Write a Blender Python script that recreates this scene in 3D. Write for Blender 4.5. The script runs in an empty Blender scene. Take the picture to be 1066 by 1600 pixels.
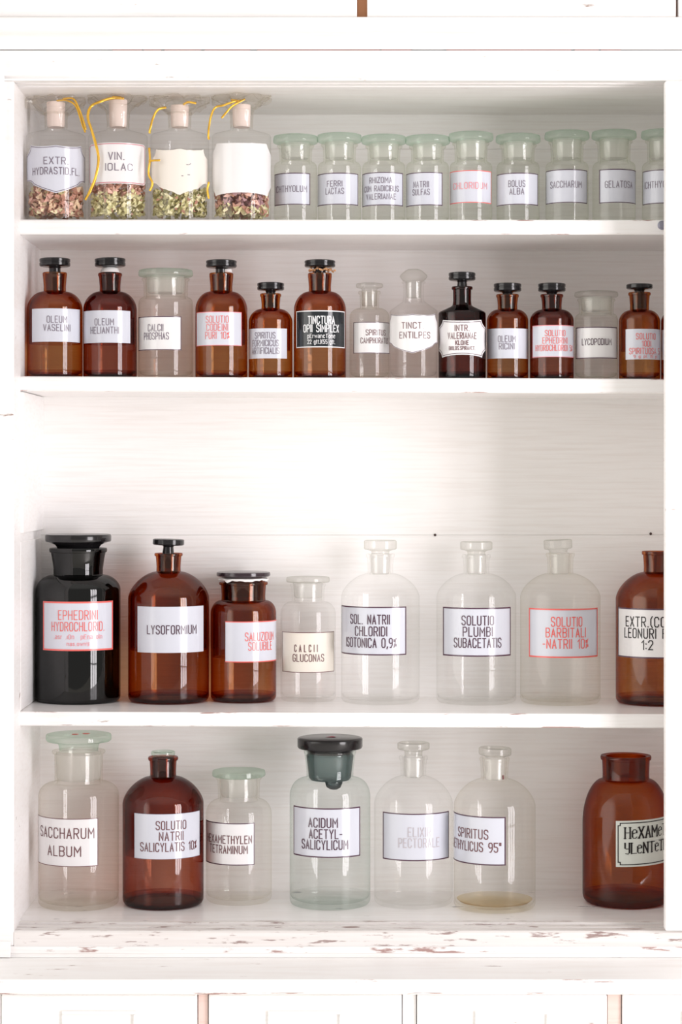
import bpy, bmesh, math, random
from mathutils import Vector, noise
from mathutils.geometry import delaunay_2d_cdt
random.seed(7)
scene = bpy.context.scene
COL = scene.collection
PI = math.pi
# ------------------------------------------------------------------ camera, world, light, exposure
S = 0.00082          # metres per photo pixel on the shelf-front plane (y = 0)
ZF = 2.81            # camera to that plane
EYE = 1.5            # eye height
HY = 744.0           # horizon row in the photo
CXP = 533.0
def sc_at(d): return S * (ZF + d) / ZF
def X(px, d): return (px - CXP) * sc_at(d)
def Z(py, d): return EYE - (py - HY) * sc_at(d)

cam_data = bpy.data.cameras.new('camera')
cam = bpy.data.objects.new('camera', cam_data); COL.objects.link(cam)
cam.location = (0, -ZF, EYE); cam.rotation_euler = (PI / 2, 0, 0)
cam_data.sensor_fit = 'VERTICAL'; cam_data.sensor_height = 36; cam_data.sensor_width = 24
cam_data.lens = (ZF / S) * 36 / 1600
cam_data.shift_y = -(800 - HY) / 1600
cam_data.clip_start = 0.05
scene.camera = cam
scene.view_settings.view_transform = 'Standard'
scene.view_settings.look = 'None'
scene.view_settings.gamma = 1
scene.view_settings.use_curve_mapping = False
scene.view_settings.exposure = -0.02
scene.cycles.transparent_max_bounces = 48
scene.cycles.max_bounces = 14
scene.cycles.diffuse_bounces = 6
scene.cycles.glossy_bounces = 5
scene.cycles.caustics_reflective = True
scene.cycles.blur_glossy = 0.6
scene.cycles.sample_clamp_indirect = 6

world = bpy.data.worlds.new('room_light'); scene.world = world
world.use_nodes = True
wn = world.node_tree; wn.nodes.clear()
w_out = wn.nodes.new('ShaderNodeOutputWorld'); w_bg = wn.nodes.new('ShaderNodeBackground')
w_tc = wn.nodes.new('ShaderNodeTexCoord'); w_sep = wn.nodes.new('ShaderNodeSeparateXYZ')
wn.links.new(w_tc.outputs['Generated'], w_sep.inputs[0])
def w_range(sock, a, b, c, d):
    n = wn.nodes.new('ShaderNodeMapRange'); n.interpolation_type = 'SMOOTHSTEP'
    n.inputs[1].default_value = a; n.inputs[2].default_value = b
    n.inputs[3].default_value = c; n.inputs[4].default_value = d
    wn.links.new(sock, n.inputs[0]); return n.outputs[0]
def w_add(a, b):
    n = wn.nodes.new('ShaderNodeMath'); n.operation = 'ADD'
    wn.links.new(a, n.inputs[0]); wn.links.new(b, n.inputs[1]); return n.outputs[0]
def w_math(op, a, b=None):
    n = wn.nodes.new('ShaderNodeMath'); n.operation = op
    for k, v in enumerate((a, b)):
        if v is None: continue
        if isinstance(v, (int, float)): n.inputs[k].default_value = v
        else: wn.links.new(v, n.inputs[k])
    return n.outputs[0]
# a plain room: dim wall opposite the cabinet, a bright wall on the left, a pale ceiling
W_BASE, W_LEFT, W_UP = 0.42, 2.6, 0.45
left = w_math('MULTIPLY', w_range(w_sep.outputs[0], -0.72, -0.50, W_LEFT, 0.0), w_range(w_math('ABSOLUTE', w_sep.outputs[2]), 0.35, 0.60, 1.0, 0.25))
w_str = w_add(w_add(left, w_range(w_sep.outputs[2], 0.3, 0.7, 0.0, W_UP)), w_range(w_sep.outputs[2], -1.0, 1.0, W_BASE, W_BASE))
w_bg.inputs['Color'].default_value = (1.0, 0.972, 0.925, 1)
wn.links.new(w_str, w_bg.inputs['Strength']); wn.links.new(w_bg.outputs[0], w_out.inputs[0])

# daylight through the panes of a tall window, behind the viewer on the right
WIN_RAD = 14.0
wc = Vector((2.72, -2.52, 1.42)); aim = Vector((0, 0, 1.42))
wdir = (aim - wc).normalized(); wside = wdir.cross(Vector((0, 0, 1))).normalized()
PW, PH, GX, GZ = 0.35, 0.64, 0.09, 0.02
for i in range(3):
    for j in range(4):
        ld = bpy.data.lights.new('window_daylight', 'AREA'); ld.shape = 'RECTANGLE'
        ld.size = PW; ld.size_y = PH
        ld.energy = WIN_RAD * PI * PW * PH
        ld.color = (1.0, 0.955, 0.985)
        lo = bpy.data.objects.new('window_daylight', ld); COL.objects.link(lo)
        lo.location = wc + wside * ((i - 1) * (PW + GX)) + Vector((0, 0, (j - 1.5) * (PH + GZ)))
        lo.rotation_euler = wdir.to_track_quat('-Z', 'Y').to_euler()

# ------------------------------------------------------------------ materials
def lin(r, g, b):
    f = lambda c: (c / 255 / 12.92) if c / 255 <= 0.04045 else ((c / 255 + 0.055) / 1.055) ** 2.4
    return (f(r), f(g), f(b), 1)
def new_mat(name):
    m = bpy.data.materials.new(name); m.use_nodes = True
    m.node_tree.nodes.clear(); nt = m.node_tree
    out = nt.nodes.new('ShaderNodeOutputMaterial'); return m, nt, out
def N(nt, t, **k):
    n = nt.nodes.new(t)
    for a, b in k.items(): setattr(n, a, b)
    return n
def math_n(nt, op, a, b=None, clamp=False):
    n = N(nt, 'ShaderNodeMath', operation=op); n.use_clamp = clamp
    for i, v in enumerate((a, b)):
        if v is None: continue
        if isinstance(v, (int, float)): n.inputs[i].default_value = v
        else: nt.links.new(v, n.inputs[i])
    return n.outputs[0]
def plain(name, col, rough=0.5, spec=0.5, coat=0.0, metal=0.0):
    m, nt, out = new_mat(name)
    p = N(nt, 'ShaderNodeBsdfPrincipled')
    p.inputs['Base Color'].default_value = col; p.inputs['Roughness'].default_value = rough
    p.inputs['Specular IOR Level'].default_value = spec; p.inputs['Metallic'].default_value = metal
    p.inputs['Coat Weight'].default_value = coat; p.inputs['Coat Roughness'].default_value = 0.05
    nt.links.new(p.outputs[0], out.inputs[0]); return m
def paint(name, col, chip=0.0, chip_col=(0.30, 0.20, 0.17, 1), scale=(14, 60, 60), rough=0.38, grain=0.12):
    """white oil paint with brush grain; chip = share of worn-through patches"""
    m, nt, out = new_mat(name)
    tc = N(nt, 'ShaderNodeTexCoord')
    mp = N(nt, 'ShaderNodeMapping'); mp.inputs['Scale'].default_value = scale
    nt.links.new(tc.outputs['Object'], mp.inputs[0])
    p = N(nt, 'ShaderNodeBsdfPrincipled')
    p.inputs['Roughness'].default_value = rough; p.inputs['Specular IOR Level'].default_value = 0.4
    g = N(nt, 'ShaderNodeTexNoise'); g.inputs['Scale'].default_value = 1.0; g.inputs['Detail'].default_value = 4
    mg = N(nt, 'ShaderNodeMapping'); mg.inputs['Scale'].default_value = (9, 60, 260)
    nt.links.new(tc.outputs['Object'], mg.inputs[0]); nt.links.new(mg.outputs[0], g.inputs[0])
    bp = N(nt, 'ShaderNodeBump'); bp.inputs['Strength'].default_value = grain; bp.inputs['Distance'].default_value = 0.002
    nt.links.new(g.outputs[0], bp.inputs['Height']); nt.links.new(bp.outputs[0], p.inputs['Normal'])
    # faint tone variation of the paint itself
    v = N(nt, 'ShaderNodeMixRGB'); v.inputs[1].default_value = col
    v.inputs[2].default_value = (col[0] * .95, col[1] * .935, col[2] * .925, 1)
    v2 = N(nt, 'ShaderNodeMapRange'); v2.inputs[1].default_value = .45; v2.inputs[2].default_value = .7
    nt.links.new(g.outputs[0], v2.inputs[0]); nt.links.new(v2.outputs[0], v.inputs[0])
    res = v.outputs[0]
    if chip > 0:
        n = N(nt, 'ShaderNodeTexNoise'); n.inputs['Scale'].default_value = 1.0; n.inputs['Detail'].default_value = 7
        n.inputs['Roughness'].default_value = .62
        nt.links.new(mp.outputs[0], n.inputs[0])
        r = N(nt, 'ShaderNodeMapRange'); th = 0.70 - 0.3 * chip
        r.inputs[1].default_value = th; r.inputs[2].default_value = th + .05
        nt.links.new(n.outputs[0], r.inputs[0])
        mx = N(nt, 'ShaderNodeMixRGB'); mx.inputs[2].default_value = chip_col
        nt.links.new(res, mx.inputs[1]); nt.links.new(r.outputs[0], mx.inputs[0]); res = mx.outputs[0]
    nt.links.new(res, p.inputs['Base Color']); nt.links.new(p.outputs[0], out.inputs[0])
    return m
def glass(name, col, refl=1.0, rough=0.03, haze=0.0, haze_col=(0.8, 0.8, 0.8, 1), power=1.0):
    """thin-walled glass: absorption grows with the path through the wall, Fresnel reflection, optional frosting"""
    m, nt, out = new_mat(name)
    lw = N(nt, 'ShaderNodeLayerWeight'); lw.inputs[0].default_value = 0.5
    fac = lw.outputs['Facing']
    cosv = math_n(nt, 'SUBTRACT', 1.0, fac)
    path = math_n(nt, 'DIVIDE', power, math_n(nt, 'ADD', math_n(nt, 'MULTIPLY', cosv, .88), .12))
    cmb = N(nt, 'ShaderNodeCombineColor')
    for i in range(3):
        nt.links.new(math_n(nt, 'POWER', col[i], path), cmb.inputs[i])
    tr = N(nt, 'ShaderNodeBsdfTransparent'); nt.links.new(cmb.outputs[0], tr.inputs[0])
    body = tr.outputs[0]
    if haze > 0:
        df = N(nt, 'ShaderNodeBsdfDiffuse'); df.inputs[0].default_value = haze_col
        tl = N(nt, 'ShaderNodeBsdfTranslucent'); tl.inputs[0].default_value = haze_col
        h = N(nt, 'ShaderNodeMixShader'); h.inputs[0].default_value = .45
        nt.links.new(df.outputs[0], h.inputs[1]); nt.links.new(tl.outputs[0], h.inputs[2])
        b = N(nt, 'ShaderNodeMixShader'); b.inputs[0].default_value = haze
        nt.links.new(body, b.inputs[1]); nt.links.new(h.outputs[0], b.inputs[2]); body = b.outputs[0]
    gl = N(nt, 'ShaderNodeBsdfGlossy'); gl.inputs['Roughness'].default_value = rough
    f5 = math_n(nt, 'POWER', fac, 5.0)
    fr = math_n(nt, 'ADD', math_n(nt, 'MULTIPLY', f5, .48 * refl), .040 * refl, clamp=True)
    mx = N(nt, 'ShaderNodeMixShader'); nt.links.new(fr, mx.inputs[0])
    nt.links.new(body, mx.inputs[1]); nt.links.new(gl.outputs[0], mx.inputs[2])
    nt.links.new(mx.outputs[0], out.inputs[0])
    return m

WHITE = (0.905, 0.889, 0.884, 1)
M_frame = paint('white_paint', WHITE)
M_chip = paint('white_paint_few_chips', WHITE, chip=.10)
M_back = paint('white_paint_back', (0.908, 0.892, 0.880, 1), grain=.35)
M_worn = paint('white_paint_worn_edge', WHITE, chip=.42, chip_col=(0.42, 0.27, 0.25, 1), scale=(16, 90, 90))
M_track = paint('white_paint_badly_worn', (0.80, .765, .75, 1), chip=.43, chip_col=(0.34, 0.25, 0.235, 1), scale=(20, 120, 160))
M_board = paint('white_paint_scuffed', WHITE, chip=.17, chip_col=(0.42, 0.42, 0.44, 1), scale=(22, 42, 42), rough=.22)
M_shelf = paint('white_gloss_paint', WHITE, rough=.22)
M_wood = plain('bare_wood', lin(196, 140, 100), .6)
M_wall = plain('wall_paint', (0.75, 0.74, 0.72, 1), .8)
M_floor = plain('floor_boards', (0.82, 0.79, 0.74, 1), .6)
M_gap = plain('dark_gap', lin(150, 110, 105), .8)
M_steel = plain('grey_metal', lin(150, 150, 165), .35, metal=.6)

G_clear = glass('clear_glass', (0.996, 0.996, 0.994), refl=.85)
G_warm = glass('clear_glass_warm', (0.994, 0.992, 0.984), refl=.85)
G_jar = glass('clear_glass_greenish', (0.990, 0.993, 0.980), refl=1.0, haze=.02, haze_col=(.75, .77, .72, 1))
G_dusty = glass('clear_glass_dusty', (0.985, 0.982, 0.970), refl=1.0, haze=.035, haze_col=(.78, .74, .69, 1))
G_green = glass('clear_glass_green', (0.958, 0.970, 0.963), refl=1.0)
G_amber = glass('amber_glass', (0.735, 0.415, 0.20), refl=1.15, power=.68)
G_amber2 = glass('amber_glass_light', (0.76, 0.44, 0.185), refl=1.15, power=.68)
G_red = glass('red_brown_glass', (0.62, 0.265, 0.165), refl=1.15, power=.68)
G_dark = glass('dark_brown_glass', (0.40, 0.14, 0.10), refl=1.15, power=.8)
G_black = glass('black_glass', (0.025, 0.030, 0.030), refl=1.4)
G_frost = glass('ground_glass', (0.96, 0.96, 0.955), refl=.9, rough=.12, haze=.36, haze_col=(.90, .89, .87, 1))
G_lid = glass('green_glass_lid', (0.915, 0.958, 0.928), refl=1.2, haze=.12, haze_col=(.82, .88, .82, 1))
G_lidclear = glass('clear_glass_lid', (0.96, 0.96, 0.95), refl=1.0, haze=.05, haze_col=(.8, .8, .78, 1))
G_cello = glass('cellophane', (0.982, 0.975, 0.962), refl=1.1, rough=.08, haze=.03, haze_col=(.85, .8, .76, 1))
THICK = [G_amber, G_amber2, G_red, G_dark]
M_black = plain('black_stopper', (0.012, 0.011, 0.012, 1), .16, .5)
M_purple = plain('dark_purple_lid', (0.030, 0.018, 0.024, 1), .14, .6)
M_label = plain('label_enamel', (0.63, 0.645, 0.715, 1), .17, .5)
M_label_w = plain('label_enamel_white', (0.79, 0.775, 0.78, 1), .18, .5)
M_label_c = plain('label_paper_cream', (0.80, 0.75, 0.67, 1), .5, .3)
M_label_g = plain('label_paper_grey', (0.66, 0.69, 0.64, 1), .45, .3)
M_label_k = plain('label_enamel_black', (0.02, 0.024, 0.028, 1), .12, .5)
M_ink = plain('ink_dark', lin(84, 58, 74), .2, .5)
M_inkgrey = plain('ink_grey', lin(122, 110, 124), .2, .5)
M_inkred = plain('ink_red', lin(232, 108, 102), .2, .5)
M_inkpink = plain('ink_pink', lin(238, 142, 148), .2, .5)
M_inkblack = plain('ink_black', lin(28, 22, 24), .3, .4)
M_inkfade = plain('ink_faded', lin(190, 182, 188), .2, .5)
M_inkbrown = plain('ink_brown', lin(110, 70, 74), .3, .4)
M_inkwhite = plain('ink_white', (0.80, 0.80, 0.82, 1), .2, .5)
M_gold = plain('gold_ribbon', (0.85, 0.50, 0.06, 1), .22, .5, metal=.55)
M_cork = plain('cork', lin(236, 220, 214), .7)
M_string = plain('string', lin(214, 164, 120), .8)
M_tissue = plain('white_tissue', (0.82, .80, .79, 1), .8)
M_sticker = plain('red_sticker', lin(236, 84, 72), .5)
M_sticker_p = plain('crimson_sticker', lin(190, 50, 80), .5)
G_residue = glass('brown_residue', (0.94, 0.90, 0.81), refl=.4, haze=.12, haze_col=(.85, .75, .60, 1))
M_stain = plain('brown_drip', lin(110, 50, 50), .4)

# ------------------------------------------------------------------ mesh helpers
def link(name, bm, mats, parent=None, smooth=True, angle=38, loc=(0, 0, 0)):
    me = bpy.data.meshes.new(name)
    bmesh.ops.recalc_face_normals(bm, faces=bm.faces)
    bm.to_mesh(me); bm.free()
    for m in (mats if isinstance(mats, (list, tuple)) else [mats]): me.materials.append(m)
    if smooth:
        me.shade_smooth(); me.set_sharp_from_angle(angle=math.radians(angle))
    o = bpy.data.objects.new(name, me); COL.objects.link(o)
    o.location = loc
    if parent: o.parent = parent
    return o
def thing(name, label, cat, loc, group=None):
    o = bpy.data.objects.new(name, None); COL.objects.link(o)
    o.empty_display_size = 0.05; o.location = loc
    o['label'] = label; o['category'] = cat
    if group: o['group'] = group
    return o
def tag(o, label=None, cat=None, kind=None, group=None):
    if label: o['label'] = label
    if cat: o['category'] = cat
    if kind: o['kind'] = kind
    if group: o['group'] = group
    return o
def box(bm, x0, x1, y0, y1, z0, z1, bev=0.0, mi=0):
    r = bmesh.ops.create_cube(bm, size=1)
    vs = r['verts']
    for v in vs:
        v.co = Vector((x0 if v.co.x < 0 else x1, y0 if v.co.y < 0 else y1, z0 if v.co.z < 0 else z1))
    fs = set(f for v in vs for f in v.link_faces)
    for f in fs: f.material_index = mi
    if bev > 0:
        es = list(set(e for v in vs for e in v.link_edges))
        bmesh.ops.bevel(bm, geom=es, offset=bev, segments=2, affect='EDGES', profile=.5)
def prism(bm, pts, x0, x1, mis=None, dz1=0.0, nx=1):
    """profile of (y, z) points swept along x; dz1 = rise of the far end"""
    rings = []
    for k in range(nx + 1):
        t = k / nx
        rings.append([bm.verts.new((x0 + (x1 - x0) * t, y, z + dz1 * t)) for y, z in pts])
    n = len(pts)
    for k in range(nx):
        for i in range(n):
            f = bm.faces.new((rings[k][i], rings[k][(i + 1) % n], rings[k + 1][(i + 1) % n], rings[k + 1][i]))
            f.material_index = mis[i] if mis else 0
    bm.faces.new(rings[0][::-1]); bm.faces.new(rings[-1])
def lathe(bm, prof, n=56, cx=0.0, cy=0.0, wob=None):
    rings = []
    for r, z in prof:
        if r < 1e-6:
            rings.append([bm.verts.new((cx, cy, z))])
        else:
            rings.append([bm.verts.new((cx + r * math.sin(2 * PI * i / n), cy - r * math.cos(2 * PI * i / n), z)) for i in range(n)])
    for a, b in zip(rings[:-1], rings[1:]):
        if len(a) == 1 and len(b) == 1: continue
        for i in range(n):
            j = (i + 1) % n
            if len(a) == 1: bm.faces.new((a[0], b[i], b[j]))
            elif len(b) == 1: bm.faces.new((a[i], a[j], b[0]))
            else: bm.faces.new((a[i], a[j], b[j], b[i]))
def tube(bm, pts, r, n=8):
    rings = []
    for k, p in enumerate(pts):
        p = Vector(p)
        t = (Vector(pts[min(k + 1, len(pts) - 1)]) - Vector(pts[max(k - 1, 0)])).normalized()
        a = t.orthogonal().normalized(); b = t.cross(a)
        rings.append([bm.verts.new(p + (a * math.cos(2 * PI * i / n) + b * math.sin(2 * PI * i / n)) * r) for i in range(n)])
    for a, b in zip(rings[:-1], rings[1:]):
        for i in range(n):
            bm.faces.new((a[i], a[(i + 1) % n], b[(i + 1) % n], b[i]))
    bm.faces.new(rings[0][::-1]); bm.faces.new(rings[-1])

# ------------------------------------------------------------------ the room
bm = bmesh.new(); box(bm, -5, 5, .232, .33, 0, 2.9)
tag(link('wall_back', bm, M_wall, smooth=False), kind='structure')
bm = bmesh.new(); box(bm, -5, 5, -6, .33, -.05, 0)
tag(link('floor', bm, M_floor, smooth=False), kind='structure')

# ------------------------------------------------------------------ the shelf cabinet
D = 0.20
XL, XR = -0.4125, 0.56
FX0, FX1 = -0.66, 0.80          # width of the whole piece of furniture
FF = -0.06                      # front of the face frame
z_ceil = Z(126, FF)
z_bot = Z(1438, 0)
z_cab0 = Z(1496, FF)
z_cor = Z(25, FF)
cab = thing('shelf_cabinet', 'white painted open-fronted cabinet with worn paint and shelves of apothecary bottles', 'cabinet', (0, 0, z_cab0))
def cabpart(name, bm, mats, smooth=False):
    for v in bm.verts: v.co.z -= z_cab0
    return link(name, bm, mats, cab, smooth)
# back panel: horizontal boards with narrow joints (233 and 835 in the picture)
bm = bmesh.new()
zs = [z_cab0 + .01, Z(836, D), Z(233, D), z_ceil + .02]
for a, b in zip(zs[:-1], zs[1:]):
    box(bm, XL - .02, XR + .02, D, D + .018, a + .0001, b - .0001, .0004)
box(bm, XL - .02, XR + .02, D + .018, D + .026, z_cab0 + .01, z_ceil + .02)
cabpart('back_panel', bm, M_back)
for px, py in ((680, 836), (1017, 834)):
    bm = bmesh.new()
    lathe(bm, [(0, .0012), (.0017, .001), (.0019, 0)], 12)
    for v in bm.verts: v.co = Vector((v.co.x + X(px, D), D - v.co.z, v.co.y + Z(py, D)))
    cabpart('nail', bm, plain('rusty_nail', lin(60, 35, 30), .6), True)
# side panels
bm = bmesh.new(); box(bm, XL - .02, XL, .0, D, z_cab0 + .005, z_ceil + .02); cabpart('side_panel', bm, M_frame)
bm = bmesh.new(); box(bm, XR, XR + .02, .0, D, z_cab0 + .005, z_ceil + .02); cabpart('side_panel', bm, M_frame)
# lining boards on the left cheek with a notch between them
bm = bmesh.new()
box(bm, XL, XL + .0050, .003, D, Z(833, 0), Z(612, 0), .0006)
box(bm, XL, XL + .0016, .003, D, Z(1111, 0), Z(847, 0), .0006)
cabpart('side_lining', bm, M_frame)
# shelves: (top left, top right, bottom left, bottom right) rows at the front edge
SHELF = {}
def shelf(name, tl, tr, bl):
    x0, x1 = XL, XR
    za, zb, zu = Z(tl, 0), Z(tr, 0), Z(bl, 0)
    # tl at px 30, tr at px 1040
    k = (zb - za) / (X(1040, 0) - X(30, 0))
    zl = za + k * (x0 - X(30, 0)); zr = za + k * (x1 - X(30, 0))
    th = za - zu
    c = .0016
    prof = [(0, zl - c), (c, zl), (D, zl), (D, zl - th), (c, zl - th), (0, zl - th + c)]
    bm = bmesh.new()
    prism(bm, prof, x0, x1, [1, 0, 0, 0, 1, 2], dz1=zr - zl)
    cabpart('shelf', bm, [M_shelf, M_worn, M_chip])
    SHELF[name] = lambda xx: za + k * (xx - X(30, 0))
shelf('s1', 343, 343.5, 366)
shelf('s2', 588, 592, 611)
shelf('s3', 1112, 1116, 1134)
SHELF['s4'] = lambda xx: z_bot
# bottom board with sliding door track
bm = bmesh.new()
prism(bm, [(-.004, z_bot), (D, z_bot), (D, z_bot - .02), (-.004, z_bot - .02)], XL, XR)
cabpart('bottom_board', bm, M_board)
bm = bmesh.new()
g = .0035
tr_pts = [(-.005, z_bot + .0005), (-.005, z_bot - .02), (FF, z_bot - .02), (FF, z_bot - .0035), (FF + .003, z_bot - .0015), (-.040, z_bot - .0015), (-.040, z_bot - .008),
          (-.034, z_bot - .008), (-.034, z_bot - .001), (-.022, z_bot - .001), (-.022, z_bot - .008), (-.016, z_bot - .008), (-.016, z_bot + .0005)]
prism(bm, tr_pts, -.4105, XR)
cabpart('door_track', bm, M_track)
# bottom rail
bm = bmesh.new()
za = z_bot - .0202
prism(bm, [(FF, z_cab0), (.1, z_cab0), (.1, za), (FF + .001, za), (FF, za - .001), (FF, za - .0085), (FF + .002, za - .010), (FF + .002, za - .0125), (FF, za - .0135)], FX0, FX1, [0, 0, 0, 0, 1, 0, 0, 0, 0])
cabpart('bottom_rail', bm, [M_frame, M_worn])
bm = bmesh.new(); box(bm, XL, XR, .1002, D, z_cab0, z_bot - .0202); cabpart('base_block', bm, M_frame)
# left post
bm = bmesh.new()
box(bm, FX0, -.4105, FF, -.0002, z_bot - .02, z_ceil, .0018)
cabpart('corner_post', bm, M_chip)
bm = bmesh.new(); box(bm, FX0, XL - .0202, 0, D, z_bot - .02, z_ceil, .001); cabpart('end_panel', bm, M_frame)
bm = bmesh.new(); box(bm, FX0 , X(7, FF), FF - .006, FF - .0002, Z(252, FF), Z(86, FF), .001); cabpart('pilaster_block', bm, M_frame)
bm = bmesh.new(); box(bm, FX0 , X(17, FF), FF - .004, FF - .0002, z_cab0 + .0005, Z(1470, FF), .001); cabpart('pilaster_block', bm, M_frame)
# top rail with a bead, a frieze line, and the ceiling board
bm = bmesh.new()
zr = Z(79, FF)
prism(bm, [(FF, z_ceil + .0065), (FF + .003, z_ceil + .005), (FF + .003, z_ceil + .0035), (FF - .001, z_ceil + .0025), (FF, z_ceil), (-.046, z_ceil), (-.046, z_ceil + .006), (-.034, z_ceil + .006), (-.034, z_ceil), (-.026, z_ceil), (-.026, z_ceil + .006), (-.014, z_ceil + .006), (-.014, z_ceil), (.0, z_ceil), (.0, zr), (FF, zr)], FX0, FX1)
cabpart('top_rail', bm, [M_chip])
bm = bmesh.new(); box(bm, FX0, FX1, .0002, D + .02, z_ceil, zr); cabpart('top_board', bm, M_back)
bm = bmesh.new()
x = -.285
for px0, px1 in ((176, 222), (225, 252), (257, 314), (320, 391), (402, 594), (596, 643), (698, 893), (898, 936), (939, 970)):
    box(bm, X(px0, FF), X(px1, FF), FF - .0002, FF + .004, zr + .0001, zr + .0014)
cabpart('frieze_crack', bm, M_gap)
bm = bmesh.new()
zq = zr + .0015
z1, z2 = Z(50, -.085), Z(26, -.09)
pts = [(.1, zq), (FF, zq)]
for k in range(9):
    t = k / 8 * PI / 2
    pts.append((FF - .022 * (1 - math.cos(t)), zq + .003 + (z1 - zq - .003) * math.sin(t)))
pts += [(-.088, z1 + .0005), (-.090, z1 + .002), (-.090, z2 - .002), (-.088, z2), (.1, z2)]
prism(bm, pts, FX0, FX1)
link_c = cabpart('cornice', bm, M_frame, True)
bm = bmesh.new(); box(bm, FX0, FX1, -.02, D + .02, zr + .0002, z2 - .0005); cabpart('cornice_block', bm, M_frame) if False else bm.free()
# sliding door on the right
bm = bmesh.new()
dx0, dx1 = X(1040.5, -.055), FX1 - .01
dz0, dz1 = Z(1454, -.055), Z(126.5, -.055)
dy0, dy1 = -.078, -.0605
dx0 = X(1040.5, dy0); dz0 = Z(1454.5, dy0); dz1 = Z(126, dy0)
sw = .07
box(bm, dx0, dx0 + sw, dy0, dy1, dz0, dz1, .0015)
box(bm, dx1 - sw, dx1, dy0, dy1, dz0, dz1, .0015)
box(bm, dx0 + sw - .002, dx1 - sw + .002, dy0 + .0003, dy1, dz1 - sw, dz1, .0015)
box(bm, dx0 + sw - .002, dx1 - sw + .002, dy0 + .0003, dy1, dz0, dz0 + sw, .0015)
box(bm, dx0 + sw - .005, dx1 - sw + .005, dy0 + .007, dy1 - .004, dz0 + sw - .005, dz1 - sw + .005)
door = cabpart('sliding_door', bm, M_chip)
tag(door, 'white panelled sliding door pushed to the right')
bm = bmesh.new()
lathe(bm, [(0, .006), (.004, .0055), (.0058, .003), (.006, 0), (0, 0)], 20)
for v in bm.verts: v.co = Vector((v.co.x + X(1035, 0), -v.co.z, v.co.y + Z(352, 0)))
cabpart('shelf_peg', bm, M_steel, True)

# ------------------------------------------------------------------ upper cupboard
zU = Z(24, -.09) 
z2 = Z(26, -.09)
up = thing('upper_cupboard', 'white cupboard doors at the very top, above the moulding', 'cupboard', (0, 0, z2))
bm = bmesh.new(); box(bm, FX0, FX1, -.056, D + .02, 0.0003, .34); link('carcass', bm, M_wood, up, False)
for a, b in ((-300, 558), (574, 1056), (1060, 1400)):
    bm = bmesh.new()
    x0, x1 = max(X(a, -.07), FX0), min(X(b, -.07), FX1)
    box(bm, x0, x1, -.074, -.0562, .0030, .338, .0015)
    link('door', bm, M_chip, up, False)

# ------------------------------------------------------------------ drawer cabinet below
CF = -.182
dc = thing('drawer_cabinet', 'white painted chest with a row of small drawers under the shelf cabinet', 'chest of drawers', (0, 0, 0))
zt = z_cab0 - .0003
bm = bmesh.new()
prism(bm, [(CF, zt - .003), (CF + .003, zt), (.215, zt), (.215, zt - .018), (CF + .003, zt - .018), (CF, zt - .015)], FX0 - .02, FX1 + .02, [1, 0, 0, 0, 1, 0])
link('counter_top', bm, [M_chip, M_worn], dc, False)
bm = bmesh.new()
box(bm, FX0, FX1, -.150, .21, .08, zt - .0185)
box(bm, FX0 + .02, FX1 - .02, -.12, .2, 0, .08)
link('carcass', bm, M_frame, dc, False)
DFR = -.168
zd1 = Z(1554, DFR); zd0 = zd1 - .105
for a, b in ((-320, -18), (2, 308), (326, 628), (652, 949), (973, 1275)):
    x0, x1 = max(X(a, DFR), FX0 + .004), min(X(b, DFR), FX1 - .004)
    bm = bmesh.new(); box(bm, x0, x1, DFR, -.1502, zd0, zd1, .002)
    dr = link('drawer', bm, M_chip, dc, False)
    # card holder: a thin raised frame
    c = .5 * (x0 + x1) + .0005; hw = .045; t0, t1 = Z(1579, DFR), Z(1579, DFR) - .045
    bm = bmesh.new()
    yb, yf = DFR - .0035, DFR - .0001
    for q in ((c - hw, c + hw, t0 - .004, t0), (c - hw, c + hw, t1, t1 + .004), (c - hw, c - hw + .004, t1 + .0041, t0 - .0041), (c + hw - .004, c + hw, t1 + .0041, t0 - .0041)):
        box(bm, q[0], q[1], yb, yf, q[2], q[3], .0007)
    link('card_holder', bm, M_frame, dr, False)
for a, b in ((308, 326), (628, 652), (949, 973), (-18, 2)):
    bm = bmesh.new(); box(bm, X(a, DFR) + .0012, X(b, DFR) - .0012, -.163, -.1502, zd0, zd1)
    link('divider', bm, M_chip if a != 308 and a != 949 else paint('bare_paint', lin(232, 206, 198)), dc, False)
for r in range(1, 6):
    for a, b in ((-320, -18), (2, 308), (326, 628), (652, 949), (973, 1275)):
        x0, x1 = max(X(a, DFR), FX0 + .004), min(X(b, DFR), FX1 - .004)
        zz1 = zd1 - r * .112
        if zz1 - .105 < .085: continue
        bm = bmesh.new(); box(bm, x0, x1, DFR, -.1502, zz1 - .105, zz1, .002)
        link('drawer', bm, M_frame, dc, False)

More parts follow.
